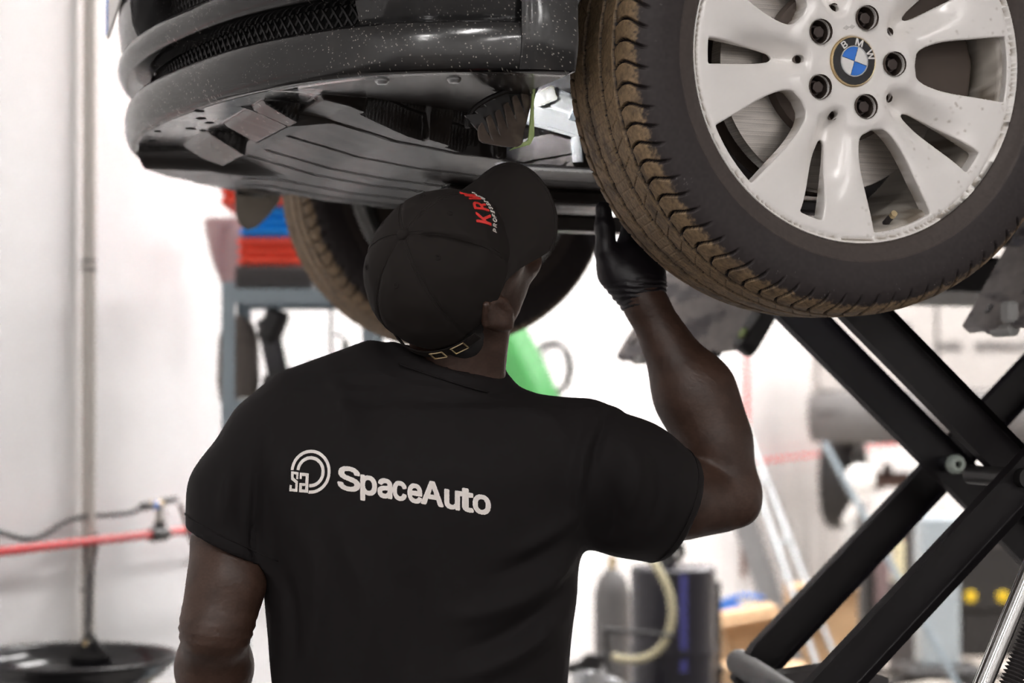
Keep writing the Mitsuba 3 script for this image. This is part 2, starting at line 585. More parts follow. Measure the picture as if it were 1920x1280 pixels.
CAR = mat(CF, CN, CU, HUB)
N2, U2 = CN * math.cos(CAMBER) + CU * math.sin(CAMBER), CU * math.cos(CAMBER) - CN * math.sin(CAMBER)
N3, U3 = CN * math.cos(CAMBER) - CU * math.sin(CAMBER), CU * math.cos(CAMBER) + CN * math.sin(CAMBER)
WX = mat(-CF, U2, N2, HUB + N2 * .1032)                     # near wheel: x rearward, y up, z outward, from the flange plane
car = thing('car', 'black car raised on the scissor lift, seen from below its front bumper', 'car')
RT, HW, RF = .329, .1152, .2356

# tyre: rows along the profile, columns round it
PROF = A([(.228, .086), (.2335, .0985), (.237, .1035), (.246, .1085), (.2575, .1115), (.2585, .1128), (.270, .1148), (.282, .1152), (.294, .1138), (.304, .1105), (.311, .1065),
          (.3165, .1015), (.3208, .095), (.3243, .086), (.3265, .074), (.3280, .058), (.3288, .03), (.329, 0)])


def tyre(nphi, ds, seed):
    h = np.vstack([PROF, PROF[-2::-1] * [1, -1]])
    t = np.r_[0, np.cumsum(np.linalg.norm(np.diff(h, axis=0), axis=1))]
    n = int(t[-1] / ds)
    s = np.linspace(0, t[-1], n)
    p = PchipInterpolator(t, h)(s)
    d = np.gradient(p, axis=0)
    nr = np.stack([-d[:, 1], d[:, 0]], 1)
    nr /= np.linalg.norm(nr, axis=1)[:, None]
    nr[(nr * (p - [.25, 0])).sum(1) < 0] *= -1
    phi = np.arange(nphi) * 2 * np.pi / nphi
    z = p[:, 1][:, None]
    r0 = p[:, 0][:, None]
    PH = phi[None, :]
    dep = np.zeros((n, nphi))

    def cut(x, w, soft=.0008):
        return sstep(w / 2 + soft, w / 2 - soft, np.abs(x))
    for zc, w in ((-.066, .0055), (-.026, .0075), (.026, .0075), (.066, .0055)):
        wob = .0012 * np.sin(PH * 84)
        dep = np.maximum(dep, .0065 * cut(z - zc + wob, w) * (r0 > .31))
    pitch = 2 * np.pi / 80
    for sg in (1, -1):
        u = (sg * z - .066) / .042                       # 0 at the groove, 1 on the shoulder
        ph = PH + pitch * (.30 * np.sin((u - .05) * 3.6) + .10 * np.sin(PH * 7))
        q = ((ph / pitch + .5) % 1 - .5) * pitch * .329
        on = sstep(-.05, .02, u) * sstep(1.12, .95, u) * (r0 > .30)
        dep = np.maximum(dep, .0062 * cut(q, .0034) * on)
        ph = PH + pitch * (.9 * (sg * z - .026) / .04)
        q = ((ph / pitch + .5) % 1 - .5) * pitch * .329
        on = sstep(.026, .030, sg * z) * sstep(.060, .052, sg * z) * (r0 > .31)
        dep = np.maximum(dep, .0026 * cut(q, .0011) * on)
    q = (((PH + pitch * 7 * z) / pitch / .5 + .5) % 1 - .5) * pitch * .5 * .329
    dep = np.maximum(dep, .0012 * cut(q, .0010) * (np.abs(z) < .020) * (r0 > .31))
    rr, zz = p[:, 0][:, None] - dep * nr[:, 0][:, None], z - dep * nr[:, 1][:, None] + 0 * PH
    wear = meshkit.fbm(np.stack([np.cos(PH) * 9 + 0 * z, np.sin(PH) * 9 + 0 * z, 30 * z + 0 * PH], -1), 3, seed) - .5
    rr = rr + .0007 * wear * (r0 > .31)
    V = np.stack([rr * np.cos(PH), rr * np.sin(PH), zz], -1)
    Q = np.concatenate([V, V[:, :1]], 1)
    k = np.arange(n * nphi).reshape(n, nphi)
    a, b = k[:-1], k[1:]
    a2, b2 = np.roll(a, -1, 1), np.roll(b, -1, 1)
    f = np.vstack([np.stack([x.ravel() for x in t], 1) for t in ((a, b, b2), (a, b2, a2))])
    v = V.reshape(-1, 3)
    # dried mud on the tread, thin on the shoulder, bare rubber below; it is thickest where nothing wears it
    r = np.hypot(v[:, 0], v[:, 1])
    nz = meshkit.fbm(v * 42, 4, seed)
    fine = meshkit.fbm(v * 260, 2, seed + 5)
    spk = meshkit.noise(v * 700, seed + 9)
    edge = r + .009 * (nz - .5) + .010 * (fine - .5)
    mud = sstep(.3115, .3185, edge)
    mud *= 1 - .55 * sstep(.45, .75, nz)
    col = np.empty((len(v), 3))
    bare = A([.026, .0205, .0208]) * (.8 + .4 * fine)[:, None]
    bead = sstep(.2600, .2575, r)[:, None]
    bare = bare * (1 - bead) + bead * A([.052, .041, .037]) * (.8 + .4 * fine)[:, None]
    clay = A([.215, .148, .086]) * (.55 + .9 * fine)[:, None] * (1 - .25 * (spk > .8))[:, None]
    dust = (sstep(.82, .93, spk) * sstep(.5, .7, nz) * sstep(.27, .31, r))[:, None]
    col = bare * (1 - mud[:, None]) + clay * mud[:, None] + dust * .10
    deep = (dep.reshape(-1) > .0022)
    col[deep] = bare[deep] * .85                          # grooves hold bare rubber
    return (v, f), col


near = shift(tyre(1640, .0016, 3)[0], (0, 0, -.1032))
(nv, nf), ncol = tyre(1640, .0016, 3)
wheel = f'{car}__wheel'
USED.add(wheel)
# wheel group: the part car__wheel is its tyre, everything bolted to it are sub-parts
v, f = xf((nv + [0, 0, -.1032], nf), WX)
scene[wheel] = mikit.ply((v, f), 'm_rubber', smooth=True, color=ncol)
tag(wheel, 'near front wheel with a muddy black tyre on a silver alloy rim')

# alloy face
def hface(r):
    return np.interp(r, [0, .045, .06, .10, .16, .205, .2205, .2235, .2285, .2292, .2316, .2324, .2345, .2362, .24], [-.020, -.020, -.019, -.0145, -.0085, -.0052, -.0045, -.0045, -.0050, -.0075, -.0075, -.0012, .0, -.0030, -.01])


SLOT = [math.radians(180 + 72 * k) for k in range(5)]
WIN = [math.radians(216 + 72 * k) for k in range(5)]


def face_top(x, y):
    r, a = np.hypot(x, y), np.arctan2(y, x)
    z = hface(r)
    for s in SLOT:
        d = np.abs((a - s + np.pi) % (2 * np.pi) - np.pi)
        p = r * np.sin(np.minimum(d, np.pi / 2))
        w = .0125 + .030 * np.clip((r - .07) / .14, 0, 1)
        z = z - .027 * sstep(.058, .088, r) * (1 - sstep(.125, .207, r)) * np.exp(-(p / w) ** 2 * 1.3)
    for s in WIN:
        d = np.abs((a - s + np.pi) % (2 * np.pi) - np.pi)
        p = r * np.sin(np.minimum(d, np.pi / 2))
        z = z - .0055 * sstep(.080, .10, r) * (1 - sstep(.15, .21, r)) * np.exp(-(p / .045) ** 2)
    return z


def fan(ang, prof, r1, n=24):
    r = np.linspace(prof[0][0], r1, 40)
    w = PchipInterpolator(*zip(*prof))(r)
    th = w / r
    L = [(q * math.cos(ang + t), q * math.sin(ang + t)) for q, t in zip(r, th)]
    arc = [(r1 * math.cos(ang + t), r1 * math.sin(ang + t)) for t in np.linspace(th[-1], -th[-1], n)[1:-1]]
    R = [(q * math.cos(ang - t), q * math.sin(ang - t)) for q, t in zip(r[::-1], th[::-1])]
    return Polygon(L + arc + R).buffer(0).buffer(-.0022).buffer(.0044).buffer(-.0022)


wins = [fan(a, [(.092, .0005), (.0945, .013), (.10, .0195), (.115, .0270), (.14, .0335), (.18, .0385), (.222, .0435)], .2215) for a in WIN]
slots = [fan(a, [(.106, .0008), (.111, .0042), (.125, .0072), (.15, .0105), (.18, .0138), (.215, .0165)], .2125) for a in SLOT]
holes = [Point(.0725 * math.cos(a), .0725 * math.sin(a)).buffer(.0052, 12) for a in SLOT]
LUG = [(.060 * math.cos(a), .060 * math.sin(a)) for a in WIN]
lugs = [Point(*p).buffer(.0148, 24) for p in LUG]
face = Point(0, 0).buffer(.2358, 256).difference(MultiPolygon(wins + slots)).difference(MultiPolygon(holes + lugs)).difference(Point(0, 0).buffer(.0322, 64))


def face_base(x, y):
    r = np.hypot(x, y)
    return np.minimum(face_top(x, y) - .006, np.interp(r, [0, .05, .10, .20, .225, .24], [-.058, -.058, -.052, -.034, -.030, -.014]))


fv, ff = relief(face, face_top, 0, bev=.0026, step=.0016, inner=.0034, draft=-.0022, base=face_base)
r = np.hypot(fv[:, 0], fv[:, 1])
nz = meshkit.fbm(fv * 60, 4, 2)
fine = meshkit.fbm(fv * 300, 2, 3)
spk = meshkit.noise(fv * 620, 4)
grime = .8 * sstep(.2282, .2295, r) * sstep(.2322, .2310, r) * sstep(.30, .55, nz) + .75 * sstep(.006, .022, face_top(fv[:, 0], fv[:, 1]) - fv[:, 2]) * sstep(.42, .62, nz)
lr = fv[:, 0] - .4 * fv[:, 1]
grime = np.maximum(grime, .55 * sstep(.80, .88, spk) * sstep(.35, .6, nz) * sstep(.02, .14, lr))
scuff = sstep(.2325, .2332, r) * sstep(.46, .50, meshkit.fbm(fv * 38, 3, 8)) * (np.abs(np.degrees(np.arctan2(fv[:, 1], fv[:, 0])) + 42) < 25)
rimcol = A([.80, .775, .745]) * (1 - grime)[:, None] + A([.19, .14, .085]) * grime[:, None]
rimcol = rimcol * (1 - scuff)[:, None] + A([.13, .12, .11]) * scuff[:, None]
RIMC = rimcol


def wput(name, m, bsdf, smooth=30, color=None, label=None):
    return put(name, xf(m, WX), bsdf, wheel, smooth, color, label)


wput('rim_face', (fv, ff), 'm_rim', True, rimcol, 'silver alloy face with five wide and five narrow openings')
bp = [(.2355, -.0035), (.2352, -.010), (.2325, -.014), (.2215, -.018), (.2165, -.024), (.2120, -.045), (.2085, -.075), (.2060, -.20), (.215, -.206), (.2225, -.21)]
bv, bf = lathe(bp[::-1], 160)
nzb = meshkit.fbm(bv * 30, 4, 12)
bcol = A([.40, .37, .33]) * (.62 + .5 * (1 - sstep(.4, .7, nzb)))[:, None] * np.where(nzb > .6, 1, 1)[:, None]
bcol = bcol * (1 - .65 * sstep(.5, .62, nzb))[:, None] + A([.10, .07, .04]) * (.65 * sstep(.5, .62, nzb))[:, None]
wput('rim_barrel', (bv, bf), 'm_rim', 40, bcol, 'dusty inner barrel of the rim')
for x, y in LUG:
    wput('lug_pocket', shift(lathe([(.0156, -.0145), (.0149, -.030), (.0140, -.046), (0, -.046)], 32), (x, y, 0)), 'm_iron')
    hexa = Polygon([(.0083 * math.cos(t), .0083 * math.sin(t)) for t in np.arange(6) * np.pi / 3 + .3])
    b = cat(relief(hexa, lambda x, y: 0 * x - .0225, .022, .0012, .002, .004), lathe([(.0118, -.046), (.0116, -.0375), (.0098, -.0355), (0, -.0355)], 28))
    wput('lug_bolt', shift(b, (x, y, 0)), 'm_bolt', 35)
for a in SLOT:
    wput('drain_pocket', shift(lathe([(.0062, -.030), (.0054, -.046), (0, -.046)], 20), (.0725 * math.cos(a), .0725 * math.sin(a), 0)), 'm_iron')
# centre cap with the roundel
cap = lathe([(0.0001, -.0166), (.018, -.0167), (.0303, -.0172)], 72)
wput('cap_field', cap, 'm_gloss_black')
wput('cap_rim', lathe([(.0321, -.026), (.0320, -.0186), (.0316, -.0175), (.0311, -.0170), (.0305, -.0172), (.0302, -.0180)][::-1], 72), 'm_gold')
ROLL = math.radians(-16)


def pie(a0, a1, r):
    return Polygon([(0, 0)] + [(r * math.cos(t), r * math.sin(t)) for t in np.linspace(a0, a1, 24)])


for k in range(4):
    wput('roundel_quarter', extr(pie(ROLL + k * np.pi / 2, ROLL + (k + 1) * np.pi / 2, .0188).buffer(-.00035), .0009, -.0169), 'm_blue' if k in (1, 3) else 'm_white', False)
ring = Point(0, 0).buffer(.0200, 48).difference(Point(0, 0).buffer(.0187, 48))
wput('roundel_ring', extr(ring, .0010, -.0169), 'm_steel', False)
for ch, deg in (('B', 37), ('M', -15), ('W', -68)):
    m = vf(meshkit.text_mesh(ch, .0086, .0009, True))
    m = (m[0] * [1.18, 1, 1], m[1])
    w = m[0][:, 0].max() / 2
    a = math.radians(deg)
    m = xf(shift(m, (-w, .0209, -.0171)), rot((0, 0, 1), deg))
    wput('roundel_letter', m, 'm_white', False)
wput('cast_mark', xf(shift(extr(Polygon([(-.009, 0), (-.004, .0035), (0, .001), (.004, .0038), (.009, .001), (.004, -.002), (0, .0005), (-.004, -.0025)]), .0009), (0, .0435, -.0202)), rot((0, 0, 1), 8)), 'm_rim', False,
     np.tile(A([[.56, .54, .51]]), (len(extr(Polygon([(-.009, 0), (-.004, .0035), (0, .001), (.004, .0038), (.009, .001), (.004, -.002), (0, .0005), (-.004, -.0025)]), .0009)[0]), 1)))
# valve in the lower right opening
va = math.radians(286)
vx = A([math.cos(va), math.sin(va), 0])
wput('valve_stem', tube([.214 * vx + [0, 0, -.034], .2085 * vx + [0, 0, -.022], .2045 * vx + [0, 0, -.012]], [.0045, .0042, .004], 14), 'm_rubber', 40, np.tile(A([[.03, .025, .025]]), (14 * 3 + 2, 1)))
wput('valve_cap', tube([.2052 * vx + [0, 0, -.0135], .2020 * vx + [0, 0, -.0065]], [.0043, .0043], 14), 'm_gold', 30)
# brake behind the spokes
wput('brake_disc', lathe([(.104, -.092), (.104, -.072), (.1635, -.072), (.1645, -.074), (.1645, -.096), (.104, -.096)], 120), 'm_disc', 30, None, 'brushed steel brake disc')
wput('disc_hat', lathe([(.104, -.075), (.102, -.056), (.095, -.052), (0, -.052)], 64), 'm_iron')
cal = relief(Polygon([(.095, -.075), (.175, -.095), (.196, -.04), (.196, .055), (.170, .105), (.10, .085), (.085, 0)]).buffer(-.01).buffer(.01), lambda x, y: 0 * x - .050, .06, .008, .006, .012)
wput('brake_caliper', xf(cal, rot((0, 0, 1), 15)), 'm_iron', 35)
wput('dust_shield', xf(lathe([(.05, -.125), (.165, -.125), (.168, -.120)], 64), np.eye(4)), 'm_iron')

# far front wheel, seen from its inner side
FX = mat(CF, U3, -N3, HUB - TRACK * CN)
(fv2, ff2), fcol = tyre(900, .0026, 21)
w2 = f'{car}__wheel_001'
USED.add(w2)
scene[w2] = mikit.ply(xf((fv2, ff2), FX), 'm_rubber', smooth=True, color=fcol)
tag(w2, 'far front wheel seen from its dark inner side')
bv2, bf2 = lathe([(.2355, .092), (.2340, .1025), (.2300, .1040), (.2260, .1000), (.2200, .094), (.2070, .088), (.2035, -.06), (.10, -.075), (0, -.075)], 96)
put('rim_barrel', xf((bv2, bf2[:, ::-1]), FX @ mat((1, 0, 0), (0, 1, 0), (0, 0, -1))), 'm_grey_light', w2, 40)
put('brake_disc', xf(lathe([(0, .03), (.165, .03), (.165, .005), (0, .005)], 64), FX @ mat((1, 0, 0), (0, 1, 0), (0, 0, -1))), 'm_iron', w2)

# ------------------------------------------------------------------ car body ahead of the wheel, in the car frame (a forward, b to our side, c up from the hub)
HALF = [(.40, .105), (.47, .095), (.55, .065), (.62, .02), (.68, -.06), (.735, -.18), (.775, -.35), (.80, -.55), (.81, -.794)]
PL = A(HALF[:-2] + [(.797, -.53), (.797, -.66), (.780, -.80), (.735, -.97), (.672, -1.125), (.58, -1.28), (.47, -1.415), (.40, -1.478)])
pt_ = np.r_[0, np.cumsum(np.linalg.norm(np.diff(PL, axis=0), axis=1))]
PLAN = CubicSpline(pt_, PL)
PLEN = pt_[-1]
_q = PLAN(np.linspace(0, PLEN, 3000))
_t = np.linspace(0, PLEN, 3000)


def plan(t):
    """Point of the bumper's plan curve and its outward normal, t from the near arch (0) to the far arch (PLEN)."""
    p, d = PLAN(t), PLAN(t, 1)
    n = np.stack([-d[..., 1], d[..., 0]], -1)
    n = n / np.linalg.norm(n, axis=-1, keepdims=True)
    return p, np.where((n[..., :1] * 1 + 0 * n[..., :1]) < 0, -n, n) if False else -n if n[len(n) // 2, 0] < 0 else n


def t_of_b(b):
    return np.interp(-A(b), -_q[:, 1], _t)


def a_of_b(b):
    return np.interp(-A(b), -_q[:, 1], _q[:, 0])


def band(t0, t1, prof, n=200):
    """A strip of the bumper between t0 and t1: prof lists (outward offset, height), the offset a number or a function of t."""
    t = np.linspace(t0, t1, n)
    p, nn = plan(t)
    rows = [np.c_[p + nn * np.broadcast_to(o(t) if callable(o) else o, n)[:, None], np.broadcast_to(c(t) if callable(c) else c, n)] for o, c in prof]
    return np.stack(rows, 0)


def cput(name, m, bsdf, smooth=30, parent=None, label=None, **k):
    return put(name, xf(m, CAR), bsdf, parent or car, smooth, label=label, **k)


def arc(p0, p1, bulge, n=7):
    """Points from p0 to p1 bulging sideways (to the left of travel)."""
    p0, p1 = A(p0), A(p1)
    d = p1 - p0
    nrm = A([-d[1], d[0]])
    s = np.linspace(0, 1, n)
    return [tuple(p0 + d * x + nrm * bulge * 4 * x * (1 - x)) for x in s]


def ends(t):      # 1 over the middle of the car, 0 at the arches
    return sstep(.10, .22, t) * sstep(PLEN - .10, PLEN - .22, t)


TG0, TG1 = t_of_b(.0), t_of_b(-1.30)
# lower lip: from the bottom edge up to the bright ridge, then the shelf below the grille
lip = [(-.055, -.0405), (-.020, -.0412), (-.006, -.0405), (-.001, -.037), (.002, -.030), (.004, -.018), (.004, -.004), (.002, .006), (-.001, .0125), (-.003, .0150), (-.0065, .0163), (-.012, .0165), (-.022, .0175), (-.030, .0195)]
cput('bumper_lip', sheet(band(0, PLEN, lip, 260)[::-1], .003), 'm_paint', 40)
# cheek: the body-coloured face between the arch and the openings, near and far
chk = [(-.030, .0195), (-.027, .028), (-.020, .045), (-.012, .075), (-.006, .11), (-.004, .16), (-.010, .22), (-.03, .30), (-.07, .37)]
for t0, t1 in ((0, TG0 + .012), (TG1 - .012, PLEN)):
    cput('bumper_cheek', sheet(band(t0, t1, chk, 60)[::-1], .003), 'm_paint', 40)
# flared rear trim of the bumper at the wheel arch
for s in (0, 1):
    b0, sg = (.112, 1) if s == 0 else (-1.486, -1)
    pr_ = [(.398, c, o) for c, o in ((-.041, -.004), (-.02, .003), (-.004, .006), (.02, .004), (.06, .004), (.12, .004), (.20, .002), (.30, -.01))]
    P = np.stack([A([[.462, b0 + sg * (o - .010), c] for _, c, o in pr_]), A([[.452, b0 + sg * (o - .001), c] for _, c, o in pr_]), A([[.425, b0 + sg * o, c] for _, c, o in pr_]), A([[.402, b0 + sg * o, c] for _, c, o in pr_]), A([[.396, b0 + sg * (o - .004), c] for _, c, o in pr_]), A([[.394, b0 + sg * (o - .03), c] for _, c, o in pr_])], 0)
    cput('arch_trim', sheet(P if s else P[::-1], .003), 'm_paint', 40)
# middle bar between the two openings: a rounded rail
k = np.linspace(-.5 * np.pi, .5 * np.pi, 9)
rail = [(-.030, .0555), (-.014, .0555)] + [(.002 + .012 * math.cos(x), .0715 + .0160 * math.sin(x)) for x in k] + [(-.014, .0885), (-.030, .0885)]
cput('grille_bar', sheet(band(TG0, TG1, rail, 220)[::-1], .004), 'm_paint', 50)
# plate mount in the middle and the front above the openings
TP0, TP1 = t_of_b(-.585), t_of_b(-.90)
mount = [(-.030, .089), (-.006, .0905), (.004, .097), (.010, .112), (.013, .14), (.013, .25), (.009, .262)]
cput('plate_mount', sheet(band(TP0, TP1, mount, 60)[::-1], .004), 'm_paint', 50)
for t in (TP0, TP1):
    p, nn = plan(np.array([t - .0001, t, t + .0001]))
    p, nn = p[1], nn[1]
    poly = [np.r_[p + nn * o, c] for o, c in mount] + [np.r_[p - nn * .045, .262], np.r_[p - nn * .045, .089]]
    poly = A(poly)
    cen = poly.mean(0)
    cput('plate_mount_cheek', (np.vstack([poly, cen]), np.stack([np.arange(len(poly)), (np.arange(len(poly)) + 1) % len(poly), np.full(len(poly), len(poly))], 1)), 'm_paint', False)
front = [(-.030, .168), (-.012, .170), (-.004, .180), (-.004, .25), (-.012, .32), (-.035, .39), (-.085, .45)]
for t0, t1 in ((TG0, TP0), (TP0, TP1), (TP1, TG1)):
    fr = front if t0 != TP0 else [(o, c) for o, c in front if c > .3]
    cput('bumper_top', sheet(band(t0, t1, fr, 60)[::-1], .004), 'm_paint', 40)
# licence plate, flat across the nose
P = sbox(-.26, .155, .26, .268).buffer(-.008).buffer(.008)
px_ = unit((.10, 1, 0))
PX = mat(px_, (0, 0, 1), np.cross(px_, (0, 0, 1)), (.815, -.72, 0))
cput('licence_plate', xf(relief(P, lambda x, y: 0 * x, .004, .001, .01, .03), PX), 'm_white', 35, label='white licence plate at the nose of the car')
cput('plate_band', xf(extr(sbox(-.256, .160, -.214, .263), .0006, .0002), PX), 'm_blue', False)


# diamond meshes: real wires crossing in the two openings, dark radiator behind
def wires(t0, t1, c0, c1, off, pitch, lean, w=.0022):
    out = []
    for sg in (1, -1):
        for t in np.arange(t0 - lean, t1 + lean, pitch):
            s = np.linspace(0, 1, 5)
            tt = t + sg * lean * (s - .5)
            ok = (tt > t0) & (tt < t1)
            if ok.sum() < 2:
                continue
            p, nn = plan(np.clip(tt, 0, PLEN))
            q = np.c_[p + nn * (off + .0012 * sg), c0 + (c1 - c0) * s][ok]
            out.append(tube(q, w, 5))
    return out


for c0, c1, off in ((.018, .060, -.040), (.085, .172, -.045)):
    ws = wires(TG0 + .01, TG1 - .01, c0, c1, off, .0175, .034 if c1 < .1 else .066)
    vis = [w for w in ws if True]
    cput('grille_mesh', cat(*vis), 'm_black', 40, kind='stuff')
    g = band(TG0 - .02, TG1 + .02, [(off - .012, c0 - .02), (off - .012, c1 + .02)], 80)
    cput('grille_back', grid(g), 'm_void', 40)
    for t in (TG0, TG1):          # side walls of the opening
        p, nn = plan(np.array([t - .0002, t, t + .0002]))
        q = [np.r_[p[1] + nn[1] * o, c] for o, c in ((-.028, c0 - .01), (-.028, c1 + .01), (off - .012, c1 + .01), (off - .012, c0 - .01))]
        cput('grille_end', (A(q), np.array([[0, 1, 2], [0, 2, 3]])), 'm_black', False)
# a dark intake duct edge that shows above the lower mesh
cput('grille_duct', xf(box((-.02, -.012, -.006), (.30, .012, .006), .003), mat(unit((-.05, .25, .0)), unit((.25, .05, 0)), (0, 0, -1), (.705, -.33, .100))), 'm_grey_dark')

# ---- underside: glossy front panel, then the ribbed tray that slopes down to the rear
GROOVE = [-.288, -.48, -.64, -.734, -.855, -.95]
GSTART = [.615, .601, .594, .602, .584, .56]


def near_edge(a):
    return np.interp(a, [.0, .3, .4, .58, .66], [-.33, -.29, -.26, -.17, -.15])


def chin(b):
    return np.interp(-A(b), [.74, .80, .93, 1.05, 1.2], [.640, .775, .700, .600, .5])


def tray_c(a, b):
    c = np.interp(a, [-.4, .0, .30, .345, .41, .45, .50, .55, .60, .645], [-.112, -.110, -.105, -.101, -.096, -.090, -.083, -.070, -.056, -.050])
    c = c - .022 * sstep(-.80, -.84, b) * sstep(.50, .62, a)
    # glossy panel in front, three ramps that lead the air below the tray, the chin on the far side
    e = chin(b)
    st = sstep(e + .004, e - .004, a)
    pan = -.0445 - .0 * a
    for b0, b1, a1, a2, sk in ((-.225, -.47, .700, .646, .28), (-.545, -.735, .708, .640, .42)):
        bs = b + sk * (a1 - a) * 1.6
        k = sstep(b1 - .004, b1 + .004, bs) * sstep(b0 + .004, b0 - .004, bs) * sstep(a1 + .004, a1 - .004, a) * sstep(a2 - .003, a2 + .003, a)
        pan = pan - k * (.004 + .40 * (a1 - a))
    c = pan * (1 - st) + c * st
    ne = near_edge(a)
    cov = sstep(ne - .004, ne + .004, b)
    c = c * (1 - cov) + (-.0440) * cov
    for a1, a2, w in ((.575, .475, .016), (.435, .36, .014)):         # dark slots along the cover's edge
        k = sstep(w, w - .004, np.abs(b - ne + .010)) * sstep(a2 - .003, a2 + .003, a) * sstep(a1 + .003, a1 - .003, a)
        c = c + .035 * k
    up = sstep(-1.00, -1.11, b) * sstep(.70, .62, a)
    return c * (1 - up) + (-.038) * up


nb, na = 560, 300
bb = np.linspace(.088, -1.46, nb)
amax = np.interp(-bb, -_q[:, 1], _q[:, 0]) - .014
a0 = .398 - .055 * np.clip((-.03 - bb) / .14, 0, 1) * (bb > -.8) - (.343 + .12) * sstep(-.296, -.302, bb) * sstep(-1.265, -1.25, bb)
u = np.linspace(0, 1, na)
Ag = a0[None, :] + (amax - a0)[None, :] * u[:, None]
Bg = np.repeat(bb[None, :], na, 0)
Cg = tray_c(Ag, Bg)
for g, gs in zip(GROOVE, GSTART):
    bend = .010 * sstep(gs - .07, gs, Ag)
    d = np.abs(Bg - g + bend)
    Cg = Cg + .013 * sstep(.0058, .0036, d) * sstep(gs + .004, gs - .004, Ag) * sstep(-.10, -.08, Ag)
PT = np.stack([Ag, Bg, Cg], -1)
v, f = grid(PT)
cen = v[f].mean(1)
isf = (cen[:, 0] > chin(cen[:, 1])) & (cen[:, 1] < near_edge(cen[:, 0]) + .2 * (cen[:, 0] - .5))


def keep(v, f, ok):
    f = f[ok]
    u, inv = np.unique(f, return_inverse=True)
    return v[u], inv.reshape(-1, 3)


tm = keep(v, f, isf)
cput('front_panel', tm, 'm_panel', 28, label='glossy panel under the nose with small drain holes')
cput('undertray', keep(v, f, ~isf), 'm_tray', 28, label='ribbed plastic undertray below the engine')
# drain holes of the panel: dark recessed plugs
for a, b, r in ((.758, -.36, .0075), (.742, -.43, .008), (.722, -.47, .007), (.775, -.585, .006), (.735, -.54, .0085), (.712, -.555, .008), (.770, -.74, .0065), (.762, -.70, .0085), (.762, -.775, .007), (.748, -.80, .0085), (.752, -.86, .008), (.742, -.90, .009)):
    cput('drain_hole', shift(lathe([(0, -.0012), (r * .8, -.0012), (r, .0004)], 18), (a, b, -.0445)), 'm_void')
for a, b in ((.60, -.02), (.52, .02)):
    cput('tray_screw', shift(lathe([(0, -.006), (.006, -.0055), (.009, -.002), (.009, .002)], 16), (a, b, tray_c(A([a]), A([b]))[0])), 'm_steel')

# ---- wheel deflectors with teeth, hanging in front of each front wheel
def deflector(sg, off, name):
    """A moulded flap turned outwards ahead of the wheel; notches along its slanting upper edge."""
    po = Polygon([(.475, -.113), (.474, -.103), (.471, -.094), (.456, -.079), (.436, -.068), (.416, -.051), (.398, -.039), (.380, -.033), (.385, -.060), (.390, -.077), (.400, -.109), (.409, -.1145), (.431, -.117), (.470, -.116)]).buffer(-.002).buffer(.002)
    for i in range(6):
        x, y = .466 - i * .0145, -.092 + i * .0104
        po = po.difference(Polygon([(x + .004, y + .012), (x - .006, y + .016), (x - .016, y - .022)]))
    po = max(getattr(po.buffer(-.0006).buffer(.0006), 'geoms', [po]), key=lambda g: g.area)
    bend = lambda x, y: .55 * (x - .43) + 1.2 * (x - .43) ** 2 + .010 * sstep(-.095, -.118, y)
    pl = relief(po, bend, .004, .0012, .003, .007)
    X = mat((1, 0, 0), (0, 0, 1), (0, -1, 0), (0, off - .05 * sg, 0)) @ np.diag([1, 1, -1, 1]) if sg > 0 else mat((1, 0, 0), (0, 0, 1), (0, -1, 0), (0, off + .05, 0))
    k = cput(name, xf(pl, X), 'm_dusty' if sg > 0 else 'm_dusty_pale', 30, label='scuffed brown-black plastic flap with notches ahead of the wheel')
    for i in range(6):             # ribs between the flap and the cover above
        x, y = .470 - i * .0150, -.088 + i * .0106
        tri = Polygon([(0, 0), (.020, -.004), (-.006, -.030), (-.016, -.020)])
        cput('rib', xf(shift(extr(tri, .004), (x - .004, y + .012, float(bend(A([x]), A([y]))[0]) - .016)), X), 'm_black', 30, k)
    cv_ = curve([(.482, -.095, .010), (.478, -.078, .006), (.455, -.058, .002), (.43, -.046, 0), (.395, -.030, -.002)], 16)
    cput('edge_bead', tube(xf((cv_, np.zeros((0, 3), int)), X)[0], .0035, 8), 'm_black', 40, k)


deflector(1, 0.0, 'wheel_deflector')
FD = mat((1, 0, 0), (0, 0, 1), (0, -1, 0), (0, -1.54, 0))
po = Polygon([(.452, -.02), (.450, -.072), (.441, -.093), (.424, -.1035), (.406, -.098), (.385, -.076), (.362, -.046), (.356, -.02)]).buffer(-.004).buffer(.004)
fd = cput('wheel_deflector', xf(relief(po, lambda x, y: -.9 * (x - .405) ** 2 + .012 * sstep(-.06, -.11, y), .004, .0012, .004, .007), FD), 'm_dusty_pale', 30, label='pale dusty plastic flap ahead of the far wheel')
for i in range(5):
    x = .440 - i * .014
    cput('rib', xf(shift(extr(Polygon([(0, 0), (-.009, 0), (-.005, -.026 + .003 * i)]), .006), (x, -.036, .002)), FD), 'm_black', False, fd)

# ---- wheel-arch inside near side: light metal carrier, arm and strut, lit by an inspection lamp
def bplate(name, pts, b, th, bsdf, bev=.002, label=None, slope=0.0):
    po = Polygon(pts).buffer(0)
    X = mat((1, 0, 0), (0, 0, 1), (0, 1, 0), (0, b, 0))
    return cput(name, xf(relief(po, lambda x, y: slope * (x - .25), th, bev, .004, .01), X @ np.diag([1, 1, 1, 1])), bsdf, 30, label=label)


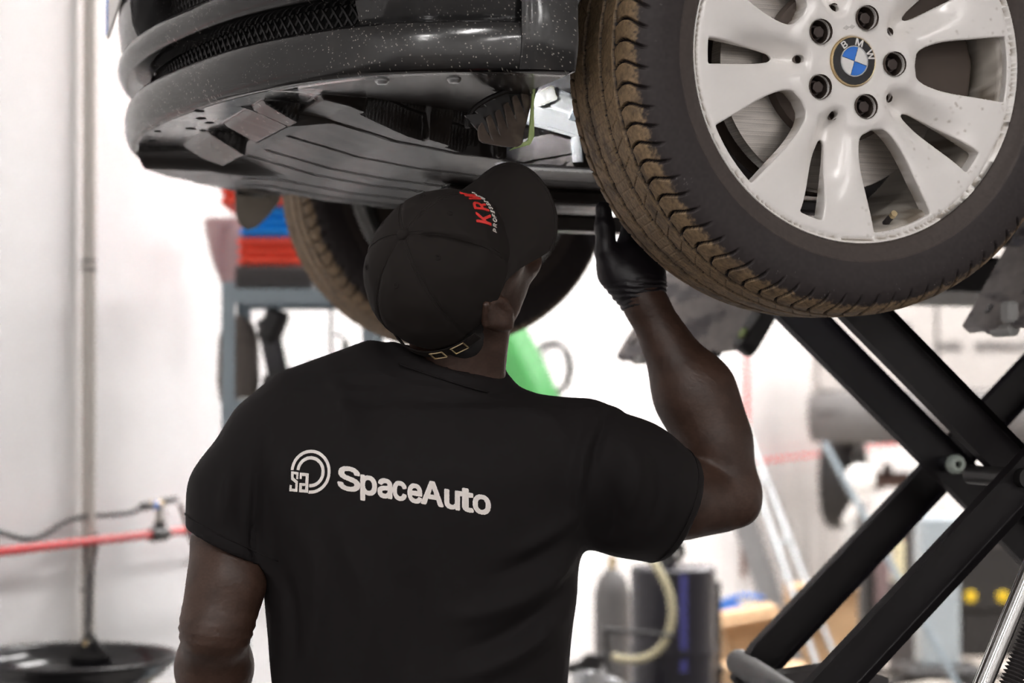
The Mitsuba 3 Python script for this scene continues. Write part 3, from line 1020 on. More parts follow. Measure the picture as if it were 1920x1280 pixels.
carrier = Polygon([(.335, -.108), (.340, -.098), (.330, -.080), (.312, -.066), (.295, -.062), (.270, -.050), (.262, -.030), (.10, -.045), (.06, -.11)])
hole = Polygon([(.302, -.062), (.302, -.084), (.285, -.084), (.262, -.070), (.250, -.052), (.250, -.04), (.28, -.045)])
cput('carrier', xf(relief(carrier.difference(hole.buffer(.004)).buffer(0), lambda x, y: 0 * x, .03, .004, .004, .01), mat((1, 0, 0), (0, 0, 1), (0, -1, 0), (0, -.31, 0)) @ np.diag([1, 1, -1, 1])), 'm_alu', 35, label='pale aluminium axle carrier')
cput('carrier_rib', tube([(.232, -.297, -.055), (.228, -.297, -.100)], .008, 12), 'm_alu', 40)
cput('control_arm', bar((.312, -.294, -.032), (.17, -.294, -.062), .012, .034, bev=.004), 'm_alu', 30, label='flat grey control arm')
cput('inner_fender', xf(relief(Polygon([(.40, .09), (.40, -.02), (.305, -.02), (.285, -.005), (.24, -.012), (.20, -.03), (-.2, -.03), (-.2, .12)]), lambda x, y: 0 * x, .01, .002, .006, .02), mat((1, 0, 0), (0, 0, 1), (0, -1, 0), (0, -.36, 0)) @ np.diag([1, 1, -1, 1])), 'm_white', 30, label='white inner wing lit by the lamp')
cput('strut', tube([(.268, -.30, -.010), (.236, -.30, -.022)], .017, 20), 'm_steel', 30)
cput('strut_foot', bar((.297, -.292, -.016), (.268, -.292, -.004), .03, .022, bev=.003), 'm_hose', 30)
cput('bushing', tube([(.240, -.305, -.021), (.16, -.305, -.045)], .027, 20), 'm_void', 30)
cput('bump_stop', xf(lathe([(.020, -.01), (.032, -.01), (.032, .01), (.020, .01)], 32, True), mat((1, 0, 0), (0, 0, 1), (0, -1, 0), (.292, -.325, -.058))), 'm_white', 30)
cput('brake_duct', xf(relief(Polygon([(.3845, -.020), (.3800, -.020), (.3840, -.060), (.3830, -.098), (.3885, -.1095), (.418, -.1185), (.405, -.1105), (.3915, -.1045), (.3885, -.075), (.3865, -.05)]), lambda x, y: 0 * x, .003, .0006, .003, .006), mat((1, 0, 0), (0, 0, 1), (0, -1, 0), (0, -.062, 0)) @ np.diag([1, 1, -1, 1])), 'm_lime', 30, label='pale green edge of the brake duct')
for b, c, h in ((-.60, -.118, .022), (-.70, -.150, .026)):
    cput('subframe_beam', bar((.33, b, c), (-.9, b, c - .004), .05, h, bev=.005), 'm_tray', 30)
# upper body: bonnet, wing over the wheel, floor and sill, so that the car shades what lies below
body = Polygon([(.40, .02), (.40, .46), (.55, .50), (.52, .53), (-.1, .60), (-.75, .66), (-1.35, .98), (-2.4, 1.0), (-3.2, .66), (-3.65, .60), (-3.7, .05), (-3.25, .03), (-3.19, .16), (-3.05, .31), (-2.85, .36), (-2.65, .31), (-2.50, .16), (-2.45, -.02), (-.42, -.03), (-.40, .10), (-.33, .25), (-.2, .36), (0, .40), (.2, .36), (.33, .25)])
for b0, b1 in ((.04, .115), (-TRACK - .115, -TRACK - .04)):
    cput('body_side', xf(relief(body, lambda x, y: -.05 * sstep(.45, 1.0, y), .07, .012, .03, .06), mat((1, 0, 0), (0, 0, 1), (0, -1, 0), (0, b1 if b1 > 0 else b0, 0)) @ np.diag([1, 1, -1 if b1 > 0 else 1, 1])), 'm_paint', 35)
roof = A([(.47, .5), (-.1, .575), (-.75, .635), (-1.35, .95), (-2.4, .97), (-3.2, .63), (-3.65, .57)])
def roof_row(b):
    fa = max(float(a_of_b(b)) - .088, .40)
    R_ = np.vstack([[fa, .447], [min(.60, fa - .03), .475], roof])
    return np.c_[R_[:, 0], np.full(len(R_), b), R_[:, 1] + .03 * (1 - ((b + .794) / .84) ** 2) * (np.arange(len(R_)) > 1)]


cput('bonnet', sheet(np.stack([roof_row(b) for b in np.linspace(.05, -1.46, 13)] + [np.c_[roof_row(-1.46)[:, 0], np.full(9, -TRACK - .05), roof_row(-1.46)[:, 2] - .02]], 0), .01), 'm_paint', 40)
cput('floor_pan', box((-3.6, -TRACK - .02, -.02), (-.45, .02, .0), .006), 'm_tray')
cput('engine_block', box((-.35, -1.15, .06), (.42, -.44, .38), .05), 'm_iron')
cput('wheel_liner', sheet(np.stack([np.c_[.40 * np.cos(np.linspace(.2, np.pi - .15, 24)), np.full(24, b), .02 + .385 * np.sin(np.linspace(.2, np.pi - .15, 24))] for b in (.06, -.1, -.22)], 0), .004), 'm_black', 40)
cput('radiator', box((.44, -1.3, .0), (.52, -.29, .42), .02), 'm_void')
# rear wheels, far out of view, plain but whole
for b, n in ((0, N2), (-TRACK, -N3)):
    X = mat(-CF, CU, CN if b == 0 else -CN, cpt(-2.87, b, 0))
    (rv, rf), rc = tyre(360, .005, 31)
    k = f'{car}__wheel_{2 + (b != 0):03d}'
    USED.add(k)
    scene[k] = mikit.ply(xf((rv, rf), X if b == 0 else X @ mat((-1, 0, 0), (0, 1, 0), (0, 0, 1))), 'm_rubber', smooth=True, color=rc)
    put('rim_face', xf(lathe([(0, .06), (.1, .065), (.2, .075), (.225, .085), (.2355, .09), (.236, .08)][::-1], 48), X), 'm_grey_light', k, 40)

# inspection lamp: a small LED lamp held by its magnet behind the deflector
lamp = thing('work_lamp', 'small black LED inspection lamp tucked behind the front bumper by the near wheel', 'lamp')
LB = cpt(.352, -.205, .000)
ld = unit(cpt(.25, -.325, -.060) - LB)
lx = unit(np.cross(ld, CU))
ly = np.cross(lx, ld)
LX = mat(lx, ly, ld, LB)
put('housing', xf(lathe([(0, -.06), (.012, -.06), (.0165, -.02), (.0175, -.004), (.0175, .032), (.0155, .032), (.0150, .001), (0, .0005)], 32), LX), 'm_black', lamp)
put('magnet', xf(tube([(0, .015, -.03), (0, .034, -.03)], .010, 16), LX), 'm_steel', lamp)
put('led_window', xf(lathe([(0, .0022), (.0115, .0022), (.0118, .0010)][::-1], 24), LX), 'm_white', lamp, False, emitter={'type': 'area', 'radiance': rgb(*WORK)})

# ------------------------------------------------------------------ scissor lift under the sills: two platforms on crossed arms
def lput(name, m, bsdf, parent, smooth=30, label=None, **k):
    return put(name, xf(m, CAR), bsdf, parent, smooth, label=label, **k)


def lift(b_in, b_out, far):
    """One side of the lift between b_in (towards the car's middle) and b_out."""
    lf = thing('scissor_lift', 'black scissor lift platform with crossed arms in front, below the near side of the car' if not far else 'far scissor lift platform with a grey scuffed end flap behind the raised forearm', 'car lift')
    lo, hi = min(b_in, b_out), max(b_in, b_out)
    a0, zc = (-.585, -.318) if not far else (-.47, -.342)
    top = -.055 - .06
    lput('platform', box((a0 - (2.35 if far else 1.75), lo, -.225), (a0 - .10, hi, top - .04), .008), 'm_arm', lf)
    for x in (a0 - .45, a0 - 1.45):
        lput('rubber_block', box((x - .10, lo + .16, top - .042), (x + .10, hi - .16, -.022), .01), 'm_black', lf)
    # end flap: a scuffed plate hinged on the platform, hanging down in front
    w = hi - lo
    L = .215
    po = Polygon([(0, 0), (.012, -.006), (.05, -.004), (.066, -.010), (.10, -.010), (.115, -.002), (w - .165, .004), (w - .15, -.006), (w - .10, -.006), (w - .09, .002), (w, .006), (w, L), (0, L)]).buffer(-.003).buffer(.003)
    po = po.difference(Point(.052, .032).buffer(.010, 12))
    dirn = unit(A([-.545, 0, .84]))
    nrm = unit(A([.84, 0, .545]))
    X = mat((0, 1, 0), dirn, nrm, (a0 + .085, lo, zc))
    fl = lput('flap', xf(relief(po, lambda x, y: .0022 * (meshkit.fbm(np.stack([x * 26, y * 26, 0 * x + (3 if far else 8)], -1), 3) - .5), .014, .003, .006, .012), X), 'm_flap', lf, 30, label='scuffed grey end flap' if far else 'dark scuffed end flap')
    lput('flap_hole', xf(shift(lathe([(.010, -.002), (.0095, -.012), (0, -.012)], 18), (.052, .032, 0)), X), 'm_grey_light' if far else 'm_grey', fl)
    lput('flap_roller', xf(tube([(.085, -.004, -.012), (.135, -.004, -.012)], .011, 16), X), 'm_grey_light', fl)
    for e in ((w + .018,) if far else ()):
        sb = Polygon([(0, .018), (.014, 0), (.042, 0), (.050, .016), (.050, L + .02), (0, L + .02)])
        k = lput('flap_bracket', xf(shift(relief(sb, lambda x, y: 0 * x + .004, .03, .003, .006, .012), (e - .02, 0, 0)), X), 'm_black', lf)
        lput('bracket_bolt', xf(shift(lathe([(0, .010), (.009, .010), (.0115, .006), (.0115, .003)][::-1], 20), (e + .004, .032, 0)), X), 'm_lime', k)
        lput('bracket_foot', xf(tube([(w - .145, .004, -.012), (w - .085, .004, -.012)], .010, 12), X), 'm_black', k)
    return lf, fl


nl, nfl = lift(-.45, .12, False)
# white block seen through the near flap's slot, and its dark slot
lput('slot_block', box((-.508, -.325, -.318), (-.488, -.298, -.285), .004), 'm_grey_light', nl)


def arm(p0, p1, b, name='arm'):
    """A flat steel arm between two (a, c) points in the plane b."""
    P0, P1 = A([p0[0], b, p0[1]]), A([p1[0], b, p1[1]])
    d = unit(P1 - P0)
    up = unit(np.cross(d, [0, 1, 0]))
    L = np.linalg.norm(P1 - P0)
    po = sbox(0, -.0305, L, .0305).buffer(-.008).buffer(.008)
    X = mat(d, up, np.cross(d, up), P0)
    return lput(name, xf(shift(relief(po, lambda x, y: 0 * x, .022, .0022, .02, .06), (0, 0, .011)), X), 'm_arm', nl)


def line_at(b, p, q):
    """(a, c) of two pixels in the plane b of the car."""
    out = []
    for x, y in (p, q):
        d = A([(x - 960) / FPX, 1, (640 - y) / FPX])
        c_, s_ = math.cos(PITCH), math.sin(PITCH)
        d = A([d[0], c_ - d[2] * s_, s_ + d[2] * c_])
        C = A([0, 0, CAMZ])
        t = (b - (C - HUB) @ CN) / (d @ CN)
        P = C + t * d - HUB
        out.append(A([P @ CF, P @ CU]))
    return out


def extend(p, q, c0=None, c1=None, a1=None):
    d = (q - p) / (q - p)[1]
    return p + d * (c0 - p[1]), p + d * (c1 - p[1])


ARMS = {}
# seen edges of the four upper arms (centre lines in the photograph), nearest first
for nm, b, p, q, c0, c1 in (('L2', -.06, (1640, 1200), (1850, 975), -.86, -.235), ('U2', -.155, (1632, 598), (1850, 820), -.235, -.86), ('U1', -.44, (1510, 600), (1745, 838), -.235, -.86), ('L1', -.53, (1440, 1225), (1670, 980), -.86, -.235)):
    P, Q = line_at(b, p, q)
    e = extend(P, Q, c0, c1)
    ARMS[nm] = (b, e)
    arm(e[0], e[1], b)
# pivot pins with their pale ring nuts
for b, x, y, r in ((-.425, 1787, 870, .0165),):
    P = line_at(b, (x, y), (x, y))[0]
    k = lput('pivot_nut', xf(lathe([(.0055, .004), (.0055, .012), (.009, .0135), (.0125, .0125), (.0155, .008), (.0155, -.002)][::-1], 36), mat((1, 0, 0), (0, 0, 1), (0, -1, 0), (P[0], b + .004, P[1])) @ np.diag([1, 1, -1, 1])), 'm_pale', nl, 50)
    lput('pivot_pin', tube([(P[0], -.475, P[1]), (P[0], b + .003, P[1])], .012, 20), 'm_black', nl)
for nm in ('L2', 'U2'):
    pass
cx = ARMS['L2'][1]
mid = (ARMS['L2'][1][0] + ARMS['L2'][1][1]) / 2
lput('pivot_pin', tube([(mid[0], -.20, mid[1]), (mid[0], -.055, mid[1])], .014, 20), 'm_black', nl)
# joints half way down: cross tubes and the lower pair of arms to the base frame on the floor
lowc = 0.16 - 1.8897
for nm, dirn in (('L2', 1), ('U2', -1), ('U1', -1), ('L1', 1)):
    b, (e0, e1) = ARMS[nm]
    end = e0 if e0[1] < e1[1] else e1
    oth = e1 if end is e0 else e0
    arm(end, (oth[0], lowc), b + (.045 if nm in ('L2', 'U1') else -.045))
for nm, nm2 in (('L2', 'L1'), ('U2', 'U1')):
    e = [min(ARMS[k][1], key=lambda q: q[1]) for k in (nm, nm2)]
    lput('cross_tube', tube([(e[0][0], ARMS[nm][0] + .06, e[0][1]), (e[1][0], ARMS[nm2][0] - .06, e[1][1])], .021, 20), 'm_arm', nl)
e = min(ARMS['L1'][1], key=lambda q: q[1])
lput('joint_plate', xf(relief(Polygon([(-.13, -.03), (.07, -.03), (.07, .012), (-.05, .022), (-.13, .0)]), lambda x, y: 0 * x, .05, .004, .01, .03), mat((1, 0, 0), (0, 0, 1), (0, -1, 0), (e[0], -.34, e[1] + .0)) @ np.diag([1, 1, -1, 1])), 'm_grey_dark', nl)
lput('base_frame', box((-1.75, -.62, -1.8897), (.35, .06, lowc + .05), .01), 'm_arm', nl)
# hydraulic cylinder of the lift: chrome rod, dark ribbed hose beside it
h0, h1 = line_at(.12, (1790, 1410), (2030, 830))
lput('cylinder_pin', tube([(h1[0], .14, h1[1]), (h1[0], .09, h1[1])], .016, 16), 'm_black', nl)
lput('cylinder_rod', tube([(h0[0], .12, h0[1]), (h1[0], .12, h1[1])], .0125, 24), 'm_chrome', nl, 50, label='chrome cylinder rod')
g0, g1 = line_at(.125, (1850, 1400), (1960, 1120))
n_ = 40
pts = np.stack([np.linspace(g0[0], g1[0], n_ * 4), np.full(n_ * 4, .125), np.linspace(g0[1], g1[1], n_ * 4)], 1)
lput('ribbed_hose', tube(pts, .0135 + .0028 * np.sin(np.arange(n_ * 4) * np.pi / 2), 18), 'm_grey_dark', nl, 60)
q0, q1 = line_at(.13, (1905, 1380), (1985, 1180))
lput('cylinder_tube', tube([(q0[0], .13, q0[1]), (q1[0], .13, q1[1])], .011, 20), 'm_steel', nl, 50)
lput('cylinder_head', xf(box((-.10, .06, -1.10), (.10, .19, -.985), .02), mat((1, 0, 0), (0, 1, 0), (0, 0, 1), (h0[0] + .0, 0, 0))), 'm_arm', nl)
lput('cylinder_foot', box((h0[0] - .06, .08, -1.8897), (h0[0] + .06, .17, -1.09), .01), 'm_arm', nl)
fl_, ffl = lift(-1.05, -1.60, True)
for b in (-1.12, -1.54):       # its own arms stand further back, behind the near ones
    for x0, x1 in ((-2.75, -1.8), (-1.8, -2.75)):
        P0, P1 = A([x0, b + (.02 if x0 < x1 else -.02), -1.84]), A([x1, b + (.02 if x0 < x1 else -.02), -.23])
        lput('arm', bar(P0, P1, .022, .061, up=(.5, 0, .8), bev=.002), 'm_arm', fl_)
lput('base_frame', box((-2.95, -1.65, -1.8897), (-1.6, -1.02, -1.83), .01), 'm_arm', fl_)

# ------------------------------------------------------------------ the mechanic, seen from behind
person = thing('person', 'man in black T-shirt and cap reaching up to the wheel with a gloved hand', 'person')

# shirt: torso sections (pixel row, left edge, right edge, half depth, centre depth), measured on the photograph, from hem to neck
SEC = A([(1560, 560, 1030, .105, 2.60), (1420, 530, 1050, .108, 2.60), (1280, 503, 1067, .112, 2.60), (1200, 497, 1075, .115, 2.60), (1120, 489, 1082, .119, 2.60), (1040, 480, 1090, .124, 2.60), (960, 464, 1110, .128, 2.60),
         (900, 455, 1128, .127, 2.60), (840, 455, 1138, .120, 2.605), (800, 460, 1138, .112, 2.61), (765, 474, 1122, .103, 2.615), (750, 485, 1050, .097, 2.62), (735, 499, 985, .091, 2.62), (715, 524, 960, .084, 2.625), (700, 552, 950, .079, 2.625), (685, 594, 946, .074, 2.63), (668, 655, 942, .069, 2.63), (655, 700, 930, .066, 2.63)])
zs = A([at(960, r[0], 2.55)[2] for r in SEC])
xl = A([at(r[1], r[0], 2.56)[0] for r in SEC])
xr = A([at(r[2], r[0], 2.56)[0] for r in SEC])
o = np.argsort(zs)
fxl, fxr, fdp, fcy = [PchipInterpolator(zs[o], q[o]) for q in (xl, xr, SEC[:, 3], SEC[:, 4])]
ZLO, ZHI = zs.min(), zs.max()


def torso(P, grow=0.0):
    z = np.clip(P[:, 2], ZLO, ZHI)
    a, b = (fxr(z) - fxl(z)) / 2 + grow, fdp(z) + grow
    cx, cy = (fxr(z) + fxl(z)) / 2, fcy(z)
    X, Y = (P[:, 0] - cx) / a, (P[:, 1] - cy) / b
    e = 2.35
    rho = (np.abs(X) ** e + np.abs(Y) ** e) ** (1 / e)
    g = np.sqrt((np.abs(X) ** (e - 1) / a) ** 2 + (np.abs(Y) ** (e - 1) / b) ** 2) / np.maximum(rho, .05) ** (e - 1)
    d = (rho - 1) / np.maximum(g, 1 / (np.maximum(a, b)))
    return np.maximum(d * .9, np.maximum(ZLO - P[:, 2], P[:, 2] - ZHI))


SH_L, EL_L, WR_L = at(505, 838, 2.60), at(403, 1180, 2.545), at(398, 1420, 2.74)
SH_R, EL_R, WR_R = at(1122, 868, 2.60), at(1362, 928, 2.745), at(1209, 566, 2.765)
NECK0, NECK1 = at(852, 735, 2.615), at(858, 610, 2.600)
HEAD = at(843, 506, 2.545)
HU = unit(A([-.47, -.77, .40]))
HF = A([.53, -.03, .85])
HF = unit(HF - HU * (HF @ HU))
HR = np.cross(HF, HU)
HM = np.stack([HF, HR, HU], 1)                       # head frame: forward, right, up


def hp(f, r, u):
    return HEAD + HM @ A([f, r, u])


def folds(P):
    """Creases of the shirt's back and sleeves: (path in pixels, width, height) laid over the cloth."""
    d = np.zeros(len(P))
    back = sstep(2.62, 2.56, P[:, 1])
    for path, w, h in FOLDS:
        q = A([at(x, y, 2.5) for x, y in path])[:, [0, 2]]
        q = CubicSpline(np.linspace(0, 1, len(q)), q)(np.linspace(0, 1, 30))
        X = P[:, [0, 2]]
        best, tt = np.full(len(P), 9.), np.zeros(len(P))
        for k in range(29):
            e = q[k + 1] - q[k]
            t = np.clip(((X - q[k]) @ e) / (e @ e), 0, 1)
            r = np.linalg.norm(X - q[k] - t[:, None] * e, axis=1)
            s = r < best
            best[s], tt[s] = r[s], (k + t[s]) / 29
        fade = np.sin(np.pi * np.clip(tt, .04, .96)) ** .6
        d += 2.1 * h * fade * np.exp(-(best / (.8 * w)) ** 2)
    return d * back


FOLDS = [([(1125, 790), (1095, 850), (1082, 920), (1078, 1000)], .010, .0055), ([(1150, 775), (1122, 830), (1112, 900)], .008, -.004),
         ([(1075, 1040), (1020, 1100), (930, 1140), (850, 1150)], .016, .0050), ([(1080, 1075), (1030, 1140), (950, 1190), (870, 1215)], .014, -.0045),
         ([(1072, 1120), (1020, 1190), (930, 1245), (840, 1270)], .017, .0050), ([(1060, 1000), (1000, 1050), (930, 1075)], .014, -.0035),
         ([(1085, 960), (1020, 1010), (960, 1035)], .015, .0035), ([(560, 990), (600, 1090), (590, 1200), (570, 1280)], .016, .0045), ([(520, 1060), (545, 1160), (540, 1270)], .012, -.0035),
         ([(640, 1000), (690, 1120), (680, 1270)], .022, .0040), ([(760, 1060), (780, 1160), (760, 1280)], .022, -.0035),
         ([(480, 830), (476, 920), (474, 1000), (480, 1060)], .0065, -.0060), ([(500, 800), (515, 880), (512, 960)], .012, .0035), ([(610, 700), (640, 760), (640, 830)], .018, .0035),
         ([(700, 690), (760, 720), (850, 735), (935, 735)], .010, .0022), ([(990, 770), (1040, 800), (1060, 850)], .016, .0035), ([(730, 700), (700, 760), (690, 840)], .016, -.0025),
         ([(1180, 830), (1195, 900), (1170, 980)], .012, .0045), ([(1225, 850), (1245, 930), (1215, 1010)], .010, -.0035), ([(1140, 900), (1160, 970), (1130, 1025)], .012, -.0035),
         ([(430, 880), (418, 940), (425, 990)], .010, .0035), ([(455, 860), (450, 930), (460, 1020)], .010, -.003)]
HEM_R0, HEM_R1 = at(1266, 945, 2.68), unit(A([.87, .40, -.31]))
HEM_L0, HEM_L1 = at(432, 1030, 2.565), unit(A([-.42, -.02, -.9]))
NP = [at(742, 650, 2.60), at(845, 693, 2.54), at(946, 713, 2.60)]
NCK = unit(np.cross(NP[1] - NP[0], NP[2] - NP[0]))
NCK = NCK if NCK[2] > 0 else -NCK
NCO = at(845, 683, 2.60)
NCO = NCO - NCK * ((NCO - NP[1]) @ NCK)


def smax(a, b, k):
    return -smin(-a, -b, k)


def shirt_sdf(P):
    d = torso(P)
    sl = smin(cone(P, SH_L + [.012, 0, .004], at(452, 930, 2.585), .071, .064), cone(P, at(452, 930, 2.585), at(420, 1095, 2.565), .064, .060), .02)
    sl = smax(sl, (P - HEM_L0) @ HEM_L1, .004)
    sl = np.maximum(sl, -cone(P, at(436, 990, 2.575), at(422, 1120, 2.56), .050, .054))
    sr = smin(cone(P, SH_R + [-.01, 0, -.004], at(1180, 905, 2.63), .079, .076), cone(P, at(1180, 910, 2.63), at(1290, 945, 2.70), .079, .060), .03)
    drape = cone(P, at(1160, 955, 2.62), at(1222, 985, 2.66), .052, .045)     # cloth hanging below the raised arm
    sr = smin(sr, drape, .03)
    sr = smax(sr, (P - HEM_R0) @ HEM_R1, .004)
    sr = np.maximum(sr, -cone(P, at(1225, 925, 2.665), at(1320, 945, 2.72), .050, .056))
    d = smin(d, sl, .024)
    d = smin(d, sr, .030)
    knob = smin(cone(P, at(1153, 783, 2.60), at(1132, 806, 2.565), .0105, .0085), cone(P, at(1132, 806, 2.565), at(1112, 850, 2.535), .0085, .004), .006)
    d = smin(d, knob, .008)
    trap = smin(cone(P, at(690, 712, 2.60), at(560, 752, 2.60), .048, .044), cone(P, at(930, 792, 2.61), at(1085, 815, 2.61), .043, .043), .03)
    d = smin(d, trap, .026)
    col = smax(cone(P, NECK0 + [-.004, 0, -.03], at(838, 630, 2.60), .082, .0665), (P - NCO) @ NCK, .004)
    d = smin(d, col, .016)
    return np.maximum(d, -cone(P, at(850, 730, 2.61), at(842, 600, 2.595), .052, .060))


v, f = nets(shirt_sdf, (-.44, 2.40, .92), (.30, 2.86, 1.60), .0055, 1)
vn_ = trimesh.Trimesh(v, f, process=False).vertex_normals
v = v + vn_ * (folds(v) + .0045 * (meshkit.fbm(v * 7, 3, 5) - .5))[:, None]
m = (v, f)
SHIRT = m
shirt = put('shirt', m, 'm_cloth', person, True, label='plain black short-sleeved T-shirt with a white print on its back')
# ribbed collar band and the stitched sleeve hems
tsh = trimesh.Trimesh(*vf(m), process=False)


def loop_on(mesh, o, n, near, rad, grow=.001):
    seg = trimesh.intersections.mesh_plane(trimesh.Trimesh(*vf(mesh), process=False), n, o)
    p = seg.reshape(-1, 3)
    p = p[np.linalg.norm(p - near, axis=1) < rad]
    c = p.mean(0)
    x = unit(np.cross(n, [0, 1, .2]))
    y = np.cross(n, x)
    q = np.c_[(p - c) @ x, (p - c) @ y]
    r, a = np.hypot(*q.T), np.arctan2(q[:, 1], q[:, 0])
    g = np.linspace(-np.pi, np.pi, 73)[:-1]
    rr = A([np.max(r[np.abs((a - t + np.pi) % (2 * np.pi) - np.pi) < .12], initial=0) for t in g])
    rr = np.where(rr == 0, np.median(r), rr)
    rr = np.convolve(np.r_[rr[-3:], rr, rr[:3]], np.ones(7) / 7, 'valid') + grow
    return c + np.outer(rr * np.cos(g), x) + np.outer(rr * np.sin(g), y)


lp = loop_on((v, f), NCO - NCK * .013, NCK, NCO, .088, .0006)
put('collar_seam', tube(np.vstack([lp, lp[:2]]), .0012, 6, False), 'm_cloth', shirt, True)
for o, n in ((HEM_R0 - HEM_R1 * .016, HEM_R1), (HEM_L0 - HEM_L1 * .016, HEM_L1)):
    lp = loop_on((v, f), o, n, o, .11, .0003)
    put('hem_seam', tube(np.vstack([lp, lp[:2]]), .0009, 6, False), 'm_cloth', shirt, True)

# ---- body: arms, neck and head are one skin
JAW = .0


def skin_sdf(P):
    # left arm
    d = smin(cone(P, SH_L, at(440, 1010, 2.585), .052, .049), cone(P, at(432, 1030, 2.58), EL_L, .049, .0405), .02)
    d = smin(d, cone(P, at(432, 1090, 2.55), at(418, 1140, 2.548), .041, .036), .03)
    d = smin(d, cone(P, EL_L, EL_L * .72 + WR_L * .28, .0385, .0435), .018)
    d = smin(d, cone(P, EL_L * .72 + WR_L * .28, WR_L, .0435, .029), .03)
    d = smin(d, ellip(P, EL_L + [-.008, -.026, -.004], (.017, .016, .022)), .018)
    # right arm: upper arm out to the elbow, forearm up to the glove
    r1 = smin(cone(P, SH_R, at(1240, 925, 2.68), .058, .052), cone(P, at(1240, 925, 2.68), EL_R + [-.012, 0, -.002], .052, .041), .02)
    r1 = smin(r1, cone(P, at(1285, 955, 2.70), at(1350, 948, 2.735), .036, .030), .03)
    mid = at(1300, 738, 2.765)
    r2 = smin(cone(P, EL_R + [.008, 0, .004], mid, .0405, .0475), cone(P, mid, WR_R, .0465, .0265), .035)
    r2 = smin(r2, cone(P, at(1345, 820, 2.755), at(1312, 735, 2.765), .043, .039), .03)
    r2 = smin(r2, cone(P, WR_R, at(1185, 500, 2.77), .0265, .030), .02)
    r = smin(r1, r2, .010)
    r = smin(r, ellip(P, EL_R + [.021, -.004, -.018], (.020, .022, .020)), .018)
    d = np.minimum(d, r)
    # neck and trunk core under the shirt
    nk = smin(cone(P, NECK0, NECK1, .061, .057), cone(P, NECK1, hp(-.03, 0, -.055), .057, .055), .02)
    nk = smin(nk, cone(P, at(905, 735, 2.60), at(925, 600, 2.575), .022, .019), .022)
    d = smin(d, nk, .02)
    d = np.minimum(d, torso(P, -.022))
    # head
    Q = (P - HEAD) @ HM
    h = ellip(Q, (-.004, 0, .006), (.094, .0735, .088))
    h = smin(h, ellip(Q, (.030, 0, -.030), (.062, .060, .072)), .03)
    h = smin(h, cone(Q, (.066, 0, -.098), (.010, .046, -.072), .021, .018), .025)
    h = smin(h, cone(Q, (.066, 0, -.098), (.010, -.046, -.072), .021, .018), .025)
    h = smin(h, cone(Q, (.076, -.022, .012), (.076, .022, .012), .016, .016), .014)           # brow
    for s in (1, -1):
        h = smin(h, ellip(Q, (.062, s * .045, -.022), (.024, .022, .018)), .018)                # cheekbone
        h = -smin(-h, ellip(Q, (.095, s * .032, -.006), (.014, .016, .012)), .012)              # eye socket
        h = smin(h, ellip(Q, (.078, s * .031, -.006), (.0125, .0135, .0115)), .004)             # eyeball under its lid
        h = smin(h, cone(Q, (.088, s * .012, -.038), (.086, s * .0135, -.040), .0085, .0075), .008)
        e = ellip(Q, (-.012, s * .081, -.026), (.022, .013, .036))
        e = -smin(-e, ellip(Q, (-.005, s * .0955, -.022), (.0115, .0085, .021)), .004)
        e = smin(e, cone(Q, (-.031, s * .090, -.014), (-.014, s * .091, .009), .0045, .0047), .006)
        e = smin(e, cone(Q, (-.031, s * .090, -.014), (-.014, s * .085, -.056), .0045, .0066), .006)
        h = smin(h, e, .006)
    h = smin(h, cone(Q, (.089, 0, .004), (.108, 0, -.034), .0085, .0115), .012)                 # nose
    h = smin(h, ellip(Q, (.088, 0, -.066), (.013, .024, .0065)), .008)                          # lips
    h = smin(h, ellip(Q, (.088, 0, -.078), (.013, .021, .0070)), .008)
    h = -smin(-h, ellip(Q, (.102, 0, -.0722), (.010, .024, .0016)), .003)
    h = smin(h, ellip(Q, (.078, 0, -.104), (.018, .022, .016)), .014)                           # chin
    d = smin(d, h, .022)
    wr = .0011 * np.exp(-((P[:, 2] - EL_L[2]) / .022) ** 2) * np.sin((P[:, 2] - EL_L[2]) * 520 + 60 * P[:, 0]) * (P[:, 0] < -.28)
    cut = (P - at(1196, 528, 2.77)) @ unit(at(1190, 470, 2.77) - at(1209, 566, 2.765))          # stops inside the glove
    d = np.maximum(d, np.where((P[:, 0] > .10) & (P[:, 2] > 1.45), cut, -1))
    return d - wr


v2, f2 = nets(skin_sdf, (-.46, 2.36, .90), (.36, 2.90, 1.80), .0050, 1)
put('body', (v2, f2), 'm_skin', person, True, label='dark skin of both arms, neck and head')
# short black hair on the nape and temples, a thin cap over the skull below the hat
def hair_sdf(P):
    Q = (P - HEAD) @ HM
    h = ellip(Q, (-.005, 0, .004), (.0965, .0760, .090))
    h = smin(h, cone(Q, (-.058, -.03, -.06), (-.058, .03, -.06), .034, .034), .02)
    low = -(Q[:, 2] + .078)
    fr = Q[:, 0] - .012 + .35 * (Q[:, 2] + .02)
    return np.maximum(np.maximum(np.maximum(h, low), fr), Q[:, 2] - .02) - .0012 * meshkit.noise(P * 600)


v3, f3 = nets(hair_sdf, HEAD - .15, HEAD + .15, .004)
put('hair', (v3, f3), 'm_black', person, True, label='close-cropped black hair on the nape')

# ---- cap
CR = A([.1020, .0875, .0950])


